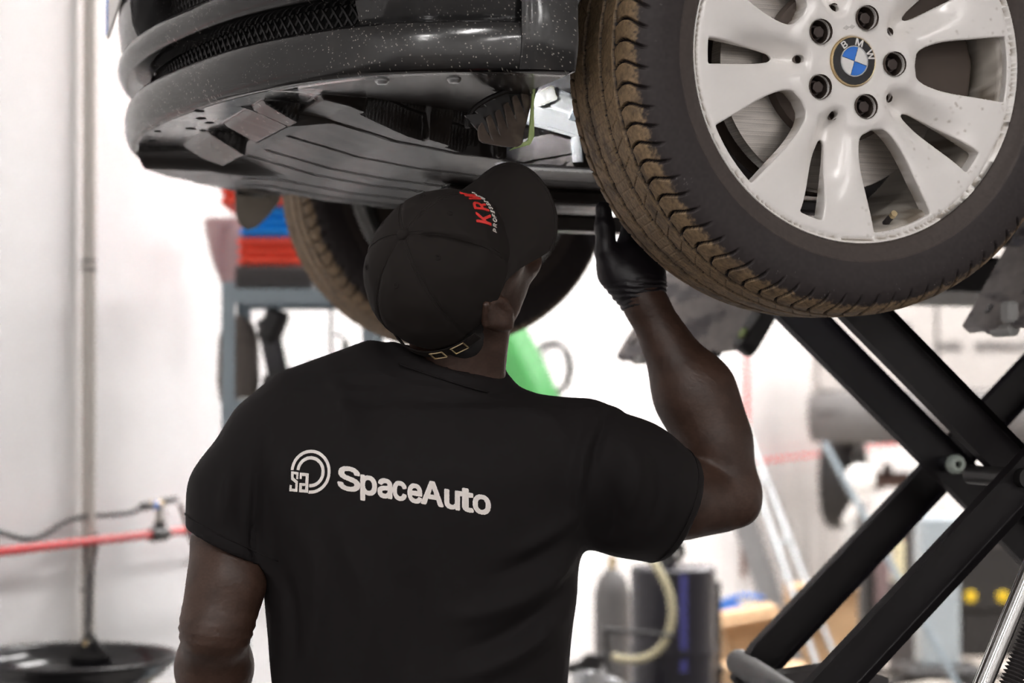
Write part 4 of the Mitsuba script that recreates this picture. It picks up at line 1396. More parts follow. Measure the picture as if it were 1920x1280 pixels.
def cap_r(th, ph):
    """Crown surface: ph round the head from the front, th from the button down."""
    seam = 0
    for k in range(6):
        dlt = (ph - (k + .0) * np.pi / 3 + np.pi) % (2 * np.pi) - np.pi
        seam = seam + np.exp(-(dlt * np.sin(th) / .035) ** 2)
    x = np.stack([np.sin(th) * np.cos(ph) * CR[0], np.sin(th) * np.sin(ph) * CR[1], np.sign(np.cos(th)) * np.abs(np.cos(th)) ** .85 * CR[2]], -1)
    n = x / (CR ** 2)
    n /= np.linalg.norm(n, axis=-1, keepdims=True)
    dent = -.0075 * sstep(1.02, 1.13, ph) * np.exp(-(np.maximum(ph - 1.13, 0) / .30) ** 2) * sstep(.22, .40, th) * sstep(1.28, 1.0, th)   # slack ledge on the right side
    dent = dent + .004 * np.exp(-((th - .5) / .3) ** 2) * np.exp(-((np.abs((ph - np.pi + np.pi) % (2 * np.pi) - np.pi) - .5) / .4) ** 2)
    slack = .0035 * (meshkit.fbm(x * 24, 3, 7) - .5) * 2
    return x + n * (-.0016 * np.clip(seam, 0, 1) + dent + slack)[..., None] + A([-.006, 0, .012])


th = np.linspace(.0, 1.0, 70)[:, None]
ph = np.linspace(-np.pi, np.pi, 181)[None, :]
bk = np.abs((ph - 0) / np.pi)
thmax = np.interp(bk, [0, .2, .45, .62, .80, .86, .93, 1.0], [1.52, 1.56, 1.70, 1.80, 1.90, 1.86, 1.66, 1.56])
TH_ = th * thmax
G = cap_r(TH_, ph + 0 * th)
cv, cf = sheet(G, .0022)
cap_ = put('cap', (HEAD + cv @ HM.T, cf), 'm_cap', person, True, label='black baseball cap with a red and white embroidered front')
# stitched seams, as raised tape lines
for k in range(6):
    g = cap_r(np.linspace(.10, 1.5 if k not in (3,) else 1.5, 40), np.full(40, (k * np.pi / 3 + np.pi) % (2 * np.pi) - np.pi)) * 1.0
    for e in (-.0022, .0022):
        w = unit(np.cross(g[20] - A([-.006, 0, .012]), g[21] - g[19])) * e
        put('seam_stitch', tube(HEAD + (g + w + g / np.linalg.norm(g, axis=1)[:, None] * .0005) @ HM.T, .00045, 5), 'm_cap', cap_, True)
    t, p_ = .66, k * np.pi / 3 + np.pi / 6
    c0 = cap_r(A([t]), A([p_]))[0]
    nn = unit(c0 / CR ** 2)
    ex = unit(np.cross(nn, [0, 0, 1]))
    R3 = HM @ np.stack([ex, np.cross(nn, ex), nn], 1)
    put('eyelet', xf(lathe([(.0018, -.002), (.0020, .0010), (.0034, .0012), (.0040, .0002)], 20), mat(*R3.T, HEAD + HM @ c0)), 'm_cap', cap_, 40)
b0 = cap_r(A([.0]), A([0.]))[0]
put('button', xf(lathe([(.0078, -.001), (.0080, .002), (.0062, .0048), (.003, .0062), (0, .0064)], 28), mat(*HM.T, HEAD + HM @ b0)), 'm_cap', cap_, 50)
# brim: a curved bill fixed along the front edge of the crown
na_ = 61
ph_b = np.linspace(-1.32, 1.32, na_)
root = cap_r(np.interp(np.abs(ph_b / np.pi), [0, .2, .45], [1.50, 1.54, 1.68]), ph_b)
tip = np.stack([.068 + .113 * np.cos(ph_b * 1.0) ** .70 * 1.0 - .02, .085 * np.sin(ph_b) * 1.06, root[:, 2]], -1)
s_ = np.linspace(-.04, 1, 26)[:, None, None]
bx = root[None] * (1 - s_) + tip[None] * s_
arch = -.034 * (bx[..., 1] / .09) ** 2
rootarch = root[:, 2][None] * (1 - s_[..., 0]) + (.004) * s_[..., 0]
bx[..., 2] = np.where(s_[..., 0] < 0, root[None, :, 2], rootarch * (1 - sstep(0, 1, s_[..., 0])) + (arch + .010 - .010 * s_[..., 0] ** 2) * sstep(0, 1, s_[..., 0]))
bm = sheet(bx, .0032)
bt = trimesh.Trimesh(HEAD + bm[0] @ HM.T, bm[1], process=False)
put('brim', bt, 'm_cap', cap_, 60, label='curved brim of the cap')
edge = bx[-1]
put('brim_edge', tube(HEAD + (edge - [0, 0, .0015]) @ HM.T, .0024, 8), 'm_cap', cap_, True)
# strap across the opening at the back, with its metal slider
ps = np.linspace(np.pi - 1.15, np.pi + .62, 40)
st = np.stack([CR[0] * np.cos(ps) - .006, CR[1] * np.sin(ps), np.full(40, -.024)], -1) * 1.0
rows = np.stack([st + [0, 0, .007], st + [-.0008, 0, 0], st + [0, 0, -.007]], 0)
put('strap', tuple([HEAD + sheet(rows[::-1], .0018)[0] @ HM.T, sheet(rows[::-1], .0018)[1]]), 'm_cap', cap_, 40)
sx = rows[1]
for i0, i1 in ((4, 8), (11, 15)):
    seg = (sx[i0:i1 + 1] * A([1.03, 1.03, 1]))
    lo = np.vstack([seg + [0, 0, .0068], seg[::-1] + [0, 0, -.0068], seg[:1] + [0, 0, .0068]])
    put('strap_buckle', tube(HEAD + lo @ HM.T, .0011, 8), 'm_gold', cap_, 40)
# embroidery: red letters with a small white line below them, on the front panels
def crown_text(s, h, ph0, th0, bsdf, bold):
    m = vf(meshkit.text_mesh(s, h, .0012, bold))
    t = trimesh.Trimesh(*m, process=False)
    vv, fv_ = trimesh.remesh.subdivide_to_size(t.vertices, t.faces, .004)
    x, y, z = vv.T
    # letters run from the wearer's right side across the front
    PHI = ph0 - x / .093
    THE = th0 - y / .095
    P0 = cap_r(THE, PHI)
    nr_ = (P0 - A([-.006, 0, .012])) / CR ** 2
    nr_ /= np.linalg.norm(nr_, axis=1)[:, None]
    return put('embroidery', (HEAD + (P0 + nr_ * (.0003 + z[:, None])) @ HM.T, fv_), bsdf, cap_, False)


for i, ch in enumerate('KRW'):
    crown_text(ch, .021, .76 - i * .245, 1.24, 'm_red_thread', True)
for i, ch in enumerate('PROFESSIONAL'):
    crown_text(ch, .0062, .80 - i * .078, 1.345, 'm_print', False)

# ---- glove on the raised right hand
def chain(P, pts, rad, k=.006):
    d = None
    for i in range(len(pts) - 1):
        c = cone(P, pts[i], pts[i + 1], rad[i], rad[i + 1])
        d = c if d is None else smin(d, c, k)
    return d


GL = .0
FG = [  # index, middle, ring, little: knuckle, middle joint, end joint, tip
    ([at(1166, 468, 2.775), at(1180, 428, 2.785), at(1196, 402, 2.80), at(1214, 388, 2.81)], (.0105, .0098, .0090, .0080)),
    ([at(1192, 466, 2.785), at(1212, 428, 2.80), at(1232, 404, 2.815), at(1252, 396, 2.82)], (.0108, .0100, .0092, .0080)),
    ([at(1216, 474, 2.790), at(1240, 438, 2.805), at(1262, 418, 2.82), at(1282, 414, 2.825)], (.0102, .0096, .0088, .0078)),
    ([at(1234, 490, 2.790), at(1258, 462, 2.805), at(1276, 446, 2.815), at(1292, 442, 2.82)], (.0092, .0085, .0078, .0070))]
THB = ([at(1150, 512, 2.765), at(1137, 472, 2.755), at(1134, 426, 2.752), at(1131, 392, 2.756)], (.0205, .0150, .0130, .0108))


def glove_sdf(P):
    pal = smin(cone(P, at(1196, 532, 2.77), at(1180, 488, 2.775), .031, .026), cone(P, at(1210, 528, 2.775), at(1220, 490, 2.785), .027, .021), .02)
    pal = smin(pal, cone(P, at(1172, 530, 2.765), at(1155, 505, 2.765), .024, .023), .02)
    d = smin(pal, chain(P, *THB), .012)
    for pts, rad in FG:
        d = smin(d, chain(P, pts, rad), .007)
    d = smin(d, cone(P, at(1209, 570, 2.765), at(1196, 530, 2.77), .0298, .0312), .012)
    ax = unit(at(1190, 470, 2.77) - at(1209, 566, 2.765))
    u = (P - at(1209, 566, 2.765)) @ ax
    w = np.exp(-((u - .012) / .016) ** 2)
    wr = .0011 * w * np.sin(u * 900 + 140 * P[:, 0] + 5 * meshkit.noise(P * 60)) + .0006 * sstep(.03, .06, u) * (meshkit.fbm(P * 120, 2, 3) - .5) * 2
    bead = .0016 * np.exp(-((u + .004) / .0026) ** 2)
    return np.maximum(d - wr - bead, -(u + .006))


v4, f4 = nets(glove_sdf, at(1100, 600, 2.70) - [0, .03, 0], at(1320, 365, 2.88) + [0, .02, 0], .0022)
put('glove', (v4, f4), 'm_glove', person, True, label='thin black nitrile glove on the raised right hand')

# ---- left hand, trousers and shoes, below the frame
def left_hand(P):
    w = WR_L
    dr_ = unit(A([.0, .35, -.93]))
    d = cone(P, w - dr_ * .01, w + dr_ * .07, .029, .036)
    sd = unit(np.cross(dr_, [1, 0, 0]))
    for i in range(4):
        b = w + dr_ * .085 + sd * (.027 - .018 * i)
        L = (.040, .045, .042, .034)[i]
        d = smin(d, chain(P, [b, b + dr_ * L + [.006, 0, 0], b + dr_ * (L * 1.6) + [.020, 0, 0], b + dr_ * (L * 1.95) + [.034, 0, 0]], (.0098, .0092, .0085, .0075)), .006)
    b = w + dr_ * .03 + sd * .03
    return smin(d, chain(P, [b, b + dr_ * .035 + sd * .016, b + dr_ * .06 + sd * .018, b + dr_ * .082 + sd * .012], (.014, .0115, .0105, .009)), .008)


v5, f5 = nets(left_hand, WR_L + [-.1, -.12, -.26], WR_L + [.12, .2, .05], .004)
put('glove', (v5, f5), 'm_glove', person, True)
HIPC = at(790, 1500, 2.60)


def legs(P):
    d = ellip(P, HIPC + [0, 0, -.05], (.172, .118, .13))
    for s in (-1, 1):
        hj, kn, an = HIPC + [s * .085, 0, -.10], A([HIPC[0] + s * .105, 2.58, .50]), A([HIPC[0] + s * .13, 2.63, .09])
        d = smin(d, smin(cone(P, hj, kn, .090, .068), cone(P, kn, an, .067, .056), .03), .03)
    return np.maximum(d, P[:, 2] - 1.0) - .004 * (meshkit.fbm(P * 9, 3, 4) - .5)


v6, f6 = nets(legs, (HIPC[0] - .3, 2.42, .04), (HIPC[0] + .3, 2.8, 1.03), .011)
put('trousers', (v6, f6), 'm_trouser', person, True)
for s in (-1, 1):
    x = HIPC[0] + s * .13
    def shoe(P):
        d = smin(ellip(P, (x + s * .01, 2.72, .052), (.047, .15, .050)), ellip(P, (x, 2.63, .075), (.044, .06, .07)), .03)
        return np.maximum(d, .003 - P[:, 2])
    v7, f7 = nets(shoe, (x - .1, 2.5, -.01), (x + .1, 2.92, .17), .007)
    put('shoe', (v7, f7), 'm_black', person, True)

# ---- print on the back: a ring mark and the shop's name, laid on the cloth
tsh = trimesh.Trimesh(*vf((v, f)), process=False)
vis = v[:, 1] < fcy(np.clip(v[:, 2], ZLO, ZHI)) + .0
from scipy.interpolate import LinearNDInterpolator
YB = LinearNDInterpolator(v[vis][:, [0, 2]], v[vis][:, 1])


def onback(m, size=.006, lift=.0006):
    """Lays a flat drawing (x, y in pixels of the print, thickness z in metres) on the back of the shirt."""
    vv, ff = vf(m)
    vv, ff = trimesh.remesh.subdivide_to_size(vv, ff, size / .00066)
    p = A([at(x, y, 2.485) for x, y in vv[:, :2]])
    y = YB(p[:, [0, 2]])
    return np.c_[p[:, 0], y - lift - vv[:, 2], p[:, 2]], ff[:, ::-1]


def flat(poly):
    return extr(poly, .0005)


import_ring = lambda cx, cy, r0, r1, a0, a1, ky: Polygon([(cx + r1 * math.cos(t), cy + ky * r1 * math.sin(t)) for t in np.linspace(a0, a1, 60)] + [(cx + r0 * math.cos(t), cy + ky * r0 * math.sin(t)) for t in np.linspace(a1, a0, 60)])
rad_ = math.radians
for r0, r1 in ((33.0, 38.8), (21.5, 27.5)):
    put('print_arc', onback(flat(import_ring(581, 884.5, r0, r1, rad_(184 if r0 > 30 else 186), rad_(455), 1.06))), 'm_print', shirt, False, label='white ring mark printed beside the name')
S_ = Polygon([(543, 884), (558, 885.5), (557.5, 899), (553.5, 898.5), (553.6, 890), (548.5, 889.6), (548.2, 895.5), (557, 902.5), (556, 922.5), (540, 921.5), (540.6, 909.5), (545, 910), (544.8, 916.5), (551.5, 917), (551.8, 906), (543.4, 899.4)])
A_ = Polygon([(560.5, 886), (578, 887.5), (577, 924), (559, 923), (559.8, 905.5), (571.5, 906.2), (572, 893), (564.6, 892.4), (564.4, 898.5), (560, 898)]).difference(Polygon([(565, 911), (571.3, 911.4), (571, 918), (564.7, 917.6)]))
for p_ in (S_, A_):
    put('print_letter', onback(flat(p_)), 'm_print', shirt, False)


def bolder(ch, wdt, grow):
    t = trimesh.Trimesh(*vf(meshkit.text_mesh(ch, 43.0, 2.0, True)), process=True)
    sec = t.section(plane_origin=[0, 0, 1.0], plane_normal=[0, 0, 1]).to_2D(to_2D=np.eye(4))
    po = [p for p in (sec[0] if isinstance(sec, tuple) else sec).polygons_full]
    po = MultiPolygon(po).buffer(0)
    a, b, c, d = po.bounds
    po = affinity.scale(affinity.translate(po, -a, 0), (wdt - 2 * grow) / (c - a), (1 - 2 * grow / 43.0) if ch in 'SA' else 1, origin=(0, 0))
    return affinity.translate(po.buffer(grow).simplify(.15), grow, grow if ch in 'SA' else 0)


x0, slope = 634.0, math.tan(math.radians(9.6))
for ch, px0, px1 in zip('SpaceAuto', (633, 676.5, 709, 737, 765, 790, 833.5, 860, 886.5), (677, 708.5, 737, 763.5, 793, 832.5, 863, 888.5, 920.5)):
    vv, ft_ = vf(extr(bolder(ch, px1 - px0, .9), .0005))
    X = px0 + vv[:, 0]
    put('print_letter', onback((np.c_[X, 915 + (X - 634) * slope - vv[:, 1], vv[:, 2]], ft_[:, ::-1])), 'm_print', shirt, False)

# ------------------------------------------------------------------ along the left wall
def wall_t(px):
    """Distance along the left wall at which the column px of the photograph meets it."""
    k = (px - 960) / FPX
    return (R0[0] - k * R0[1]) / (k * RD[1] - RD[0])


def ang(px, w, z):
    return room(wall_t(px), w, z)


# grey conduit pipe on the wall, with a coupling
cp = thing('wall_conduit', 'pale grey vertical conduit pipe running up the white wall at the left', 'pipe')
c0, c1 = ang(146.5, .035, .02), ang(145, .035, HGT)
tilt = RD * -.008
put('pipe', tube([c0 - tilt, c1 + tilt * 2], .0195, 24), 'm_pipe', cp)
for y in (490, 505):
    z = at(145, y, c0[1])[2]
    put('clip_ring', tube([ang(145, .035, z - .003), ang(145, .035, z + .003)], .0215, 24), 'm_grey_dark', cp)
put('coupling', tube([ang(145, .035, at(145, 489, c0[1])[2]), ang(145, .035, at(145, 506, c0[1])[2])], .0208, 24), 'm_pipe', cp)
for y in (1105,):
    z = at(145, y, c0[1])[2]
    put('clip_ring', tube([ang(145, .035, z - .002), ang(145, .035, z + .002)], .0212, 24), 'm_grey_dark', cp)
# red compressed-air line along the wall
ZP = 1.066
ap = thing('air_pipe', 'thin red compressed air pipe running level along the white wall', 'pipe')
a_s, a_e = -3.2, 13.6
put('pipe', tube([room(a_s, .085, ZP + .012), room(1.2, .085, ZP), room(6, .085, ZP), room(a_e, .085, ZP)], .0115, 16), 'm_red_pipe', ap)
for s in (-2.5, -.2, 2.2, 4.8, 7.6, 10.5):
    put('bracket', tube([room(s, .0, ZP), room(s, .085, ZP)], .006, 8), 'm_steel', ap)
s_t = wall_t(252)
put('tee', cat(tube([room(s_t - .055, .085, ZP), room(s_t - .035, .085, ZP), room(s_t + .03, .085, ZP), room(s_t + .05, .085, ZP)], [.016, .021, .021, .013], 18), tube([room(s_t, .085, ZP), room(s_t, .085, ZP + .035)], .016, 16)), 'm_black', ap, label='black tee fitting')
put('riser', tube([room(s_t, .085, ZP + .03), room(s_t, .085, ZP + .085)], [.014, .011], 16), 'm_pipe', ap)
put('valve', cat(tube([room(s_t - .055, .085, ZP + .088), room(s_t + .02, .085, ZP + .088)], .010, 14)), 'm_gold', ap, label='brass outlet valve')
put('valve_lever', bar(room(s_t + .005, .085, ZP + .092), room(s_t + .075, .10, ZP + .098), .018, .015, bev=.004), 'm_black', ap)
put('coupler', tube([room(s_t - .045, .085, ZP + .085), room(s_t - .02, .085, ZP + .0853)], .0125, 16), 'm_blue', ap)
put('coupler_sleeve', tube([room(s_t - .095, .085, ZP + .083), room(s_t - .045, .085, ZP + .085)], .012, 16), 'm_grey_dark', ap)
s_b = wall_t(318)
put('blue_clamp', bar(room(s_b, .085, ZP - .018), room(s_b + .02, .085, ZP + .024), .02, .012, bev=.003), 'm_blue', ap)
ho = [at(x, y, ang(x, .09, 0)[1] - .02) for x, y in ((-70, 985), (-20, 993), (20, 1004), (60, 1010), (100, 992), (140, 972), (180, 957), (205, 954), (222, 953))]
ho = ho[:-3] + [room(s_t - .16, .085, ZP + .070), room(s_t - .095, .085, ZP + .083)]
ah = put('air_hose', tube(curve(ho, 60), .0065, 12), 'm_black', label='black rubber air hose sagging from the brass outlet of the red pipe', category='hose')
# cables hanging from the outlet
tag(put('hanging_wire', tube(curve([at(300, 950, 5.92), at(312, 962, 5.92), at(310, 990, 5.93), at(330, 1000, 5.94), at(345, 1060, 5.95)], 30), .0016, 6), 'm_grey'), 'thin grey wire hanging by the blue clamp on the red pipe', 'wire')
# a brown stick leaning on the wall beside the sleeve
tag(put('stick', tube([at(338, 946, 5.78), at(374, 1060, 5.70), at(455, 1320, 5.5), at(520, 1545, 5.35)], .0068, 10), 'm_brown'), 'brown wooden stick leaning against the wall behind the left sleeve', 'stick')

# ------------------------------------------------------------------ oil drain pan on its stand, hooked up by a black strap
dp = thing('oil_drain_pan', 'wide black oil drain pan on a stand at the lower left, below the red pipe', 'drain pan')
PC = at(128, 1238, 4.92)
PR = .268
bowl = [(0, -.115), (.05, -.112), (.14, -.082), (.225, -.034), (.250, -.010), (.256, -.002), (PR - .002, .001), (PR, .004), (PR + .001, .010), (PR - .004, .014), (PR - .014, .012), (PR - .020, .004), (.24, -.014), (.215, -.040), (.13, -.090), (.04, -.118), (0, -.122)]
put('bowl', shift(lathe(bowl[::-1], 96), PC), 'm_gloss_black', dp, 50)
put('sieve', shift(lathe([(0, -.056), (.05, -.054), (.20, -.046), (.20, -.05), (0, -.06)], 48), PC), 'm_grey_dark', dp)
put('tube', shift(tube([(0, 0, -.11), (0, 0, -.32)], .03, 20), PC), 'm_steel', dp)
put('tank', shift(lathe([(0, -.62), (.15, -.62), (.16, -.60), (.16, -.32), (.14, -.27), (.05, -.25), (0, -.25)], 48), PC * [1, 1, 1]), 'm_gloss_black', dp)
base_z = PC[2]
for k in range(4):
    t = k * np.pi / 2 + .6
    put('leg', shift(bar((.12 * math.cos(t), .12 * math.sin(t), -.60), (.24 * math.cos(t), .24 * math.sin(t), -base_z + .05), .03, .02, bev=.003), PC), 'm_black', dp)
    put('caster', shift(xf(lathe([(0, -.012), (.022, -.012), (.025, 0), (.022, .012), (0, .012)], 20), mat((1, 0, 0), (0, 0, 1), (0, -1, 0), (.24 * math.cos(t), .24 * math.sin(t), -base_z + .025))), PC), 'm_black', dp)
BR = at(168, 1196, 5.14)
put('bracket', cat(bar(BR + [-.040, .0, -.045], BR + [.0, 0, .012], .012, .014, bev=.002), bar(BR + [.042, 0, -.045], BR + [.0, 0, .012], .012, .014, bev=.002), bar(BR + [-.05, 0, -.045], BR + [.05, 0, -.045], .012, .012, bev=.002)), 'm_black', dp)
put('bracket_screw', shift(xf(lathe([(0, .006), (.006, .006), (.008, 0)][::-1], 14), mat((1, 0, 0), (0, 0, 1), (0, -1, 0))), BR + [-.008, -.012, -.012]), 'm_gold', dp)
top_ = at(174, 1006, ang(174, .085, 0)[1])
stp = [top_ + [.004, .0, .014], at(179, 1030, 5.56), at(172, 1080, 5.40), at(170, 1140, 5.25), at(166, 1188, 5.15)]
stq = [top_ + [-.006, -.004, .014], at(161, 1032, 5.55), at(164, 1080, 5.40), at(163, 1140, 5.25), at(163, 1188, 5.15)]
sp = thing('hanging_strap', 'black strap looped over the red pipe and hooked to the drain pan', 'strap')
for q in (stp, stq):
    c = curve(q, 24)
    put('band', sheet(np.stack([c - [.0055, 0, 0], c, c + [.0055, 0, 0]], 0), .003), 'm_black', sp, 40)
put('loop', tube(curve([top_ + [-.006, -.012, -.01], top_ + [-.004, -.014, .008], top_ + [0, 0, .0155], top_ + [.004, .012, .008]], 14), .005, 10), 'm_black', sp)
# white can with a yellow mark behind the pan's right edge
cn = thing('can', 'white can with a round yellow mark at the right edge of the drain pan', 'can')
CC = at(308, 1330, 5.16)
put('body', shift(lathe([(0, -.12), (.05, -.12), (.052, -.117), (.052, .066), (.050, .07), (0, .07)], 36), CC), 'm_white', cn)
put('mark', shift(xf(lathe([(0, .0535), (.019, .0535), (.019, .050)][::-1], 28), mat((1, 0, 0), (0, 0, 1), (0, -1, 0))), CC + [0, 0, .030]), 'm_yellow', cn)
put('stand', box(CC + [-.06, -.05, -.135], CC + [.06, .07, -.12], .003), 'm_grey', cn)
put('post', box((CC[0] - .012, CC[1] + .0, 0), (CC[0] + .012, CC[1] + .024, CC[2] - .13)), 'm_grey', cn)

# ------------------------------------------------------------------ blue-grey steel rack with towels and tools
YR = 5.6
rk = thing('steel_rack', 'blue-grey steel rack by the wall holding folded towels and tools', 'rack')
x0, x1 = at(416, 600, YR)[0], at(704, 600, YR)[0]
zt = at(430, 528, YR)[2]
DEP = .34
for x in (x0, x1 - .036):
    for y in (0, DEP - .036):
        po = Polygon([(0, 0), (.036, 0), (.036, .0025), (.0025, .0025), (.0025, .036), (0, .036)])
        L_ = extr(po, zt - .003)
        L_ = xf(L_, mat((1, 0, 0) if x == x0 else (-1, 0, 0), (0, 1, 0) if y == 0 else (0, -1, 0), (0, 0, 1), (x if x == x0 else x + .036, YR + (y if y == 0 else y + .036), .003)))
        k = put('post', L_, 'm_rack', rk, False)
zsh = [at(500, 541, YR)[2], at(500, 752, YR)[2], at(500, 905, YR)[2], .62, .15]
for z in zsh:
    hgt = .042 if z > 1.7 else .034
    sh = put('shelf', cat(box((x0 + .003, YR + .003, z - .004), (x1 - .003, YR + DEP - .003, z), .001), box((x0 + .003, YR + .001, z - hgt), (x1 - .003, YR + .006, z), .001), box((x0 + .003, YR + DEP - .006, z - hgt), (x1 - .003, YR + DEP - .001, z), .001)), 'm_rack', rk)


def towel(x0, x1, z0, z1, y0, y1, seed):
    """A folded towel: soft rounded block with fold lines along its front."""
    n = 3
    out = []
    h = (z1 - z0) / n
    for k in range(n):
        b = vf(Manifold(mi_box((x0, y0 + .004 * (k % 2), z0 + k * h), (x1, y1, z0 + (k + 1) * h - .002), min(h * .42, .012))))
        t = trimesh.Trimesh(*b, process=False)
        vv, ff = trimesh.remesh.subdivide_to_size(t.vertices, t.faces, .02)
        vv = vv + (meshkit.fbm(vv * 30, 2, seed + k)[:, None] - .5) * .006
        out.append((vv, ff))
    return cat(*out)


def mi_box(lo, hi, bev):
    v, f = box(lo, hi, bev)
    from manifold3d import Mesh
    return Mesh(np.asarray(v, np.float32), np.asarray(f, np.uint32))


Z1 = zsh[0]
bxm = at(438, 497, YR - .0)[2]
tx0, tx1 = at(438, 500, YR)[0], at(584, 500, YR)[0]
case = thing('case', 'flat dark grey case lying on the top shelf of the rack under the towels', 'case')
put('body', box((tx0, YR + .02, Z1), (tx1, YR + .30, bxm), .008), 'm_grey_dark', case)
put('lid_seam', box((tx0 - .0005, YR + .0185, Z1 + .028), (tx1 + .0005, YR + .03, Z1 + .031)), 'm_black', case)
z2, z3 = at(438, 441, YR)[2], at(438, 384, YR)[2]
tw_a = tag(put('towel', towel(tx0 + .003, at(572, 500, YR)[0], bxm, z2, YR + .03, YR + .28, 3), 'm_red', None, 50), 'thick folded red towel on the dark case, under the blue towel', 'towel')
tw_b = tag(put('towel', towel(tx0 + .008, at(566, 500, YR)[0], z2, z3, YR + .03, YR + .28, 13), 'm_cobalt', None, 50), 'folded blue towel lying between two red ones', 'towel')
tw_c = tag(put('towel', towel(at(409, 380, YR)[0], at(560, 380, YR)[0], z3, z3 + .085, YR + .02, YR + .28, 23), 'm_red', None, 50), 'folded red towel on top of the pile, jutting out to the left', 'towel')
bg = tag(put('towel', towel(at(600, 400, YR)[0], at(712, 400, YR)[0], z2 + .03, z3 + .03, YR + .06, YR + .28, 33), 'm_red', None, 50), 'red cloth seen past the inside of the far wheel', 'towel')
put('bottle', lathe([(0, Z1), (.036, Z1), (.038, Z1 + .005), (.038, Z1 + .19), (.020, Z1 + .22), (.018, Z1 + .25), (0, Z1 + .25)], 28), 'm_white', to_world=T().translate([float(at(728, 400, YR)[0]), YR + .2, 0]), label='white bottle standing right of the towels on the rack', category='bottle')
# pale mauve bag hanging behind the left post
hb = thing('hanging_bag', 'faded mauve cloth bag hanging on the wall left of the towels', 'bag')
bp_ = Polygon([(-.085, 0), (.085, 0), (.083, -.05), (.060, -.18), (.030, -.235), (-.015, -.235), (-.062, -.12), (-.083, -.04)]).buffer(-.01).buffer(.01)
BO = at(436, 408, 6.12)
put('body', xf(relief(bp_, lambda x, y: .030 - 3.2 * x * x + .010 * np.sin(x * 90) * (y < -.03), .05, .012, .006, .014), mat((1, 0, 0), (0, 0, 1), (0, -1, 0), BO)), 'm_mauve', hb, 50)
put('hook', tube([BO + [0, 0, -.005], BO + [0, .0, .05], BO + [0, .12, .055]], .004, 8), 'm_steel', hb)
# middle shelf: a black cordless tool, black box, bottle; things on the lower shelf
Z2 = zsh[1]
to = thing('cordless_tool', 'black cordless tool with a round head standing on the middle shelf of the rack', 'tool')
hb0 = at(505, 612, YR + .1)
put('head', xf(lathe([(0, -.035), (.028, -.035), (.034, -.026), (.034, .05), (.024, .062), (0, .062)], 28), mat(unit((1, 0, -.4)), (0, 1, 0), unit((.35, 0, .9)), hb0 + [.006, 0, -.01])), 'm_black', to)
put('nose', tube([hb0 + [-.004, 0, .012], hb0 + [-.034, 0, .004]], [.020, .008], 16), 'm_black', to)
put('handle', bar(hb0 + [.0, 0, -.015], at(522, 704, YR + .1), .045, .056, up=(1, 0, 0), bev=.012), 'm_drum', to)
put('battery', box(at(522, 706, YR + .1) + [-.04, -.04, -.04], at(522, 706, YR + .1) + [.045, .05, .004], .008), 'm_black', to)
bb_ = thing('tool_box', 'low black plastic box under the cordless tool on the rack', 'box')
put('body', box((at(498, 700, YR)[0], YR + .03, Z2), (at(625, 700, YR)[0], YR + .30, at(500, 690, YR)[2]), .006), 'm_black', bb_)
put('lid', box((at(570, 700, YR)[0], YR + .06, at(500, 690, YR)[2]), (at(615, 700, YR)[0], YR + .25, at(500, 676, YR)[2]), .004), 'm_black', bb_)
put('latch', box((at(608, 700, YR)[0], YR + .024, at(500, 690, YR)[2]), (at(618, 700, YR)[0], YR + .032, at(500, 678, YR)[2])), 'm_red', bb_)
put('sack', xf(lathe([(0, -.16), (.05, -.16), (.060, -.10), (.056, .02), (.044, .06), (.02, .085), (0, .09)], 24), mat((1, 0, 0), (0, .8, 0), (0, 0, 1), at(447, 650, YR + .15))), 'm_brown_grey', None, 50, label='grey-brown sack standing on the middle shelf behind the left post', category='sack')
sb = thing('cable_stand', 'thin black upright rod at the right of the rack', 'rod')
put('rod', tube([at(620, 572, YR + .28), at(622, 752, YR + .28)], .0038, 10), 'm_black', sb)
bt_ = thing('bottle', 'small dark green bottle beside the right post of the rack', 'bottle')
B0 = at(648, 660, YR + .2)
put('body', shift(lathe([(0, -.135), (.018, -.135), (.019, -.13), (.019, -.02), (.008, .008), (.008, .03), (0, .03)], 24), B0), 'm_bottle', bt_)
put('spout', tube(curve([B0 + [0, 0, .03], B0 + [-.012, 0, .045], B0 + [-.035, 0, .05]], 10), .003, 8), 'm_black', bt_)
wb = thing('carton', 'white and violet printed carton on the lower shelf of the rack', 'box')
Z3 = zsh[2]
put('body', box((at(443, 800, YR)[0], YR + .03, Z3), (at(520, 800, YR)[0], YR + .25, at(500, 745, YR)[2]), .003), 'm_white', wb)
for y in (752, 778):
    put('stripe', box((at(443, 800, YR)[0] - .0006, YR + .0292, at(500, y + 5, YR)[2]), (at(520, 800, YR)[0], YR + .2, at(500, y, YR)[2])), 'm_violet', wb)

# ------------------------------------------------------------------ further along the wall
cl = thing('cable_coil', 'loose coil of black cable hanging on the white wall above the raised shoulder', 'cable')
CO = at(1031, 690, 9.30)
for i, (r, sx, sz, ph) in enumerate(((.105, .78, 1.12, 0), (.098, .84, 1.05, .5), (.112, .72, 1.08, 1.1))):
    t = np.linspace(0, 2 * np.pi, 60) + ph
    put('turn', tube(np.stack([CO[0] + r * sx * np.cos(t) + .01 * i, CO[1] + .02 * np.sin(t * 2 + i), CO[2] + r * sz * np.sin(t)], 1), .0062, 8), 'm_black', cl, 40)
put('hook', tube([CO + [.02, 0, .105], CO + [.02, .06, .115], CO + [.03, .16, .12]], .006, 8), 'm_steel', cl)
gb = thing('plastic_chute', 'green plastic panel leaning on the wall behind the neck', 'plastic panel')
gs = [at(905, 560, 8.5), at(965, 660, 8.45), at(1000, 735, 8.4), at(1030, 830, 8.35), at(1040, 930, 8.3)]
gc = curve(gs, 30)
wv = np.linspace(-1, 1, 13)
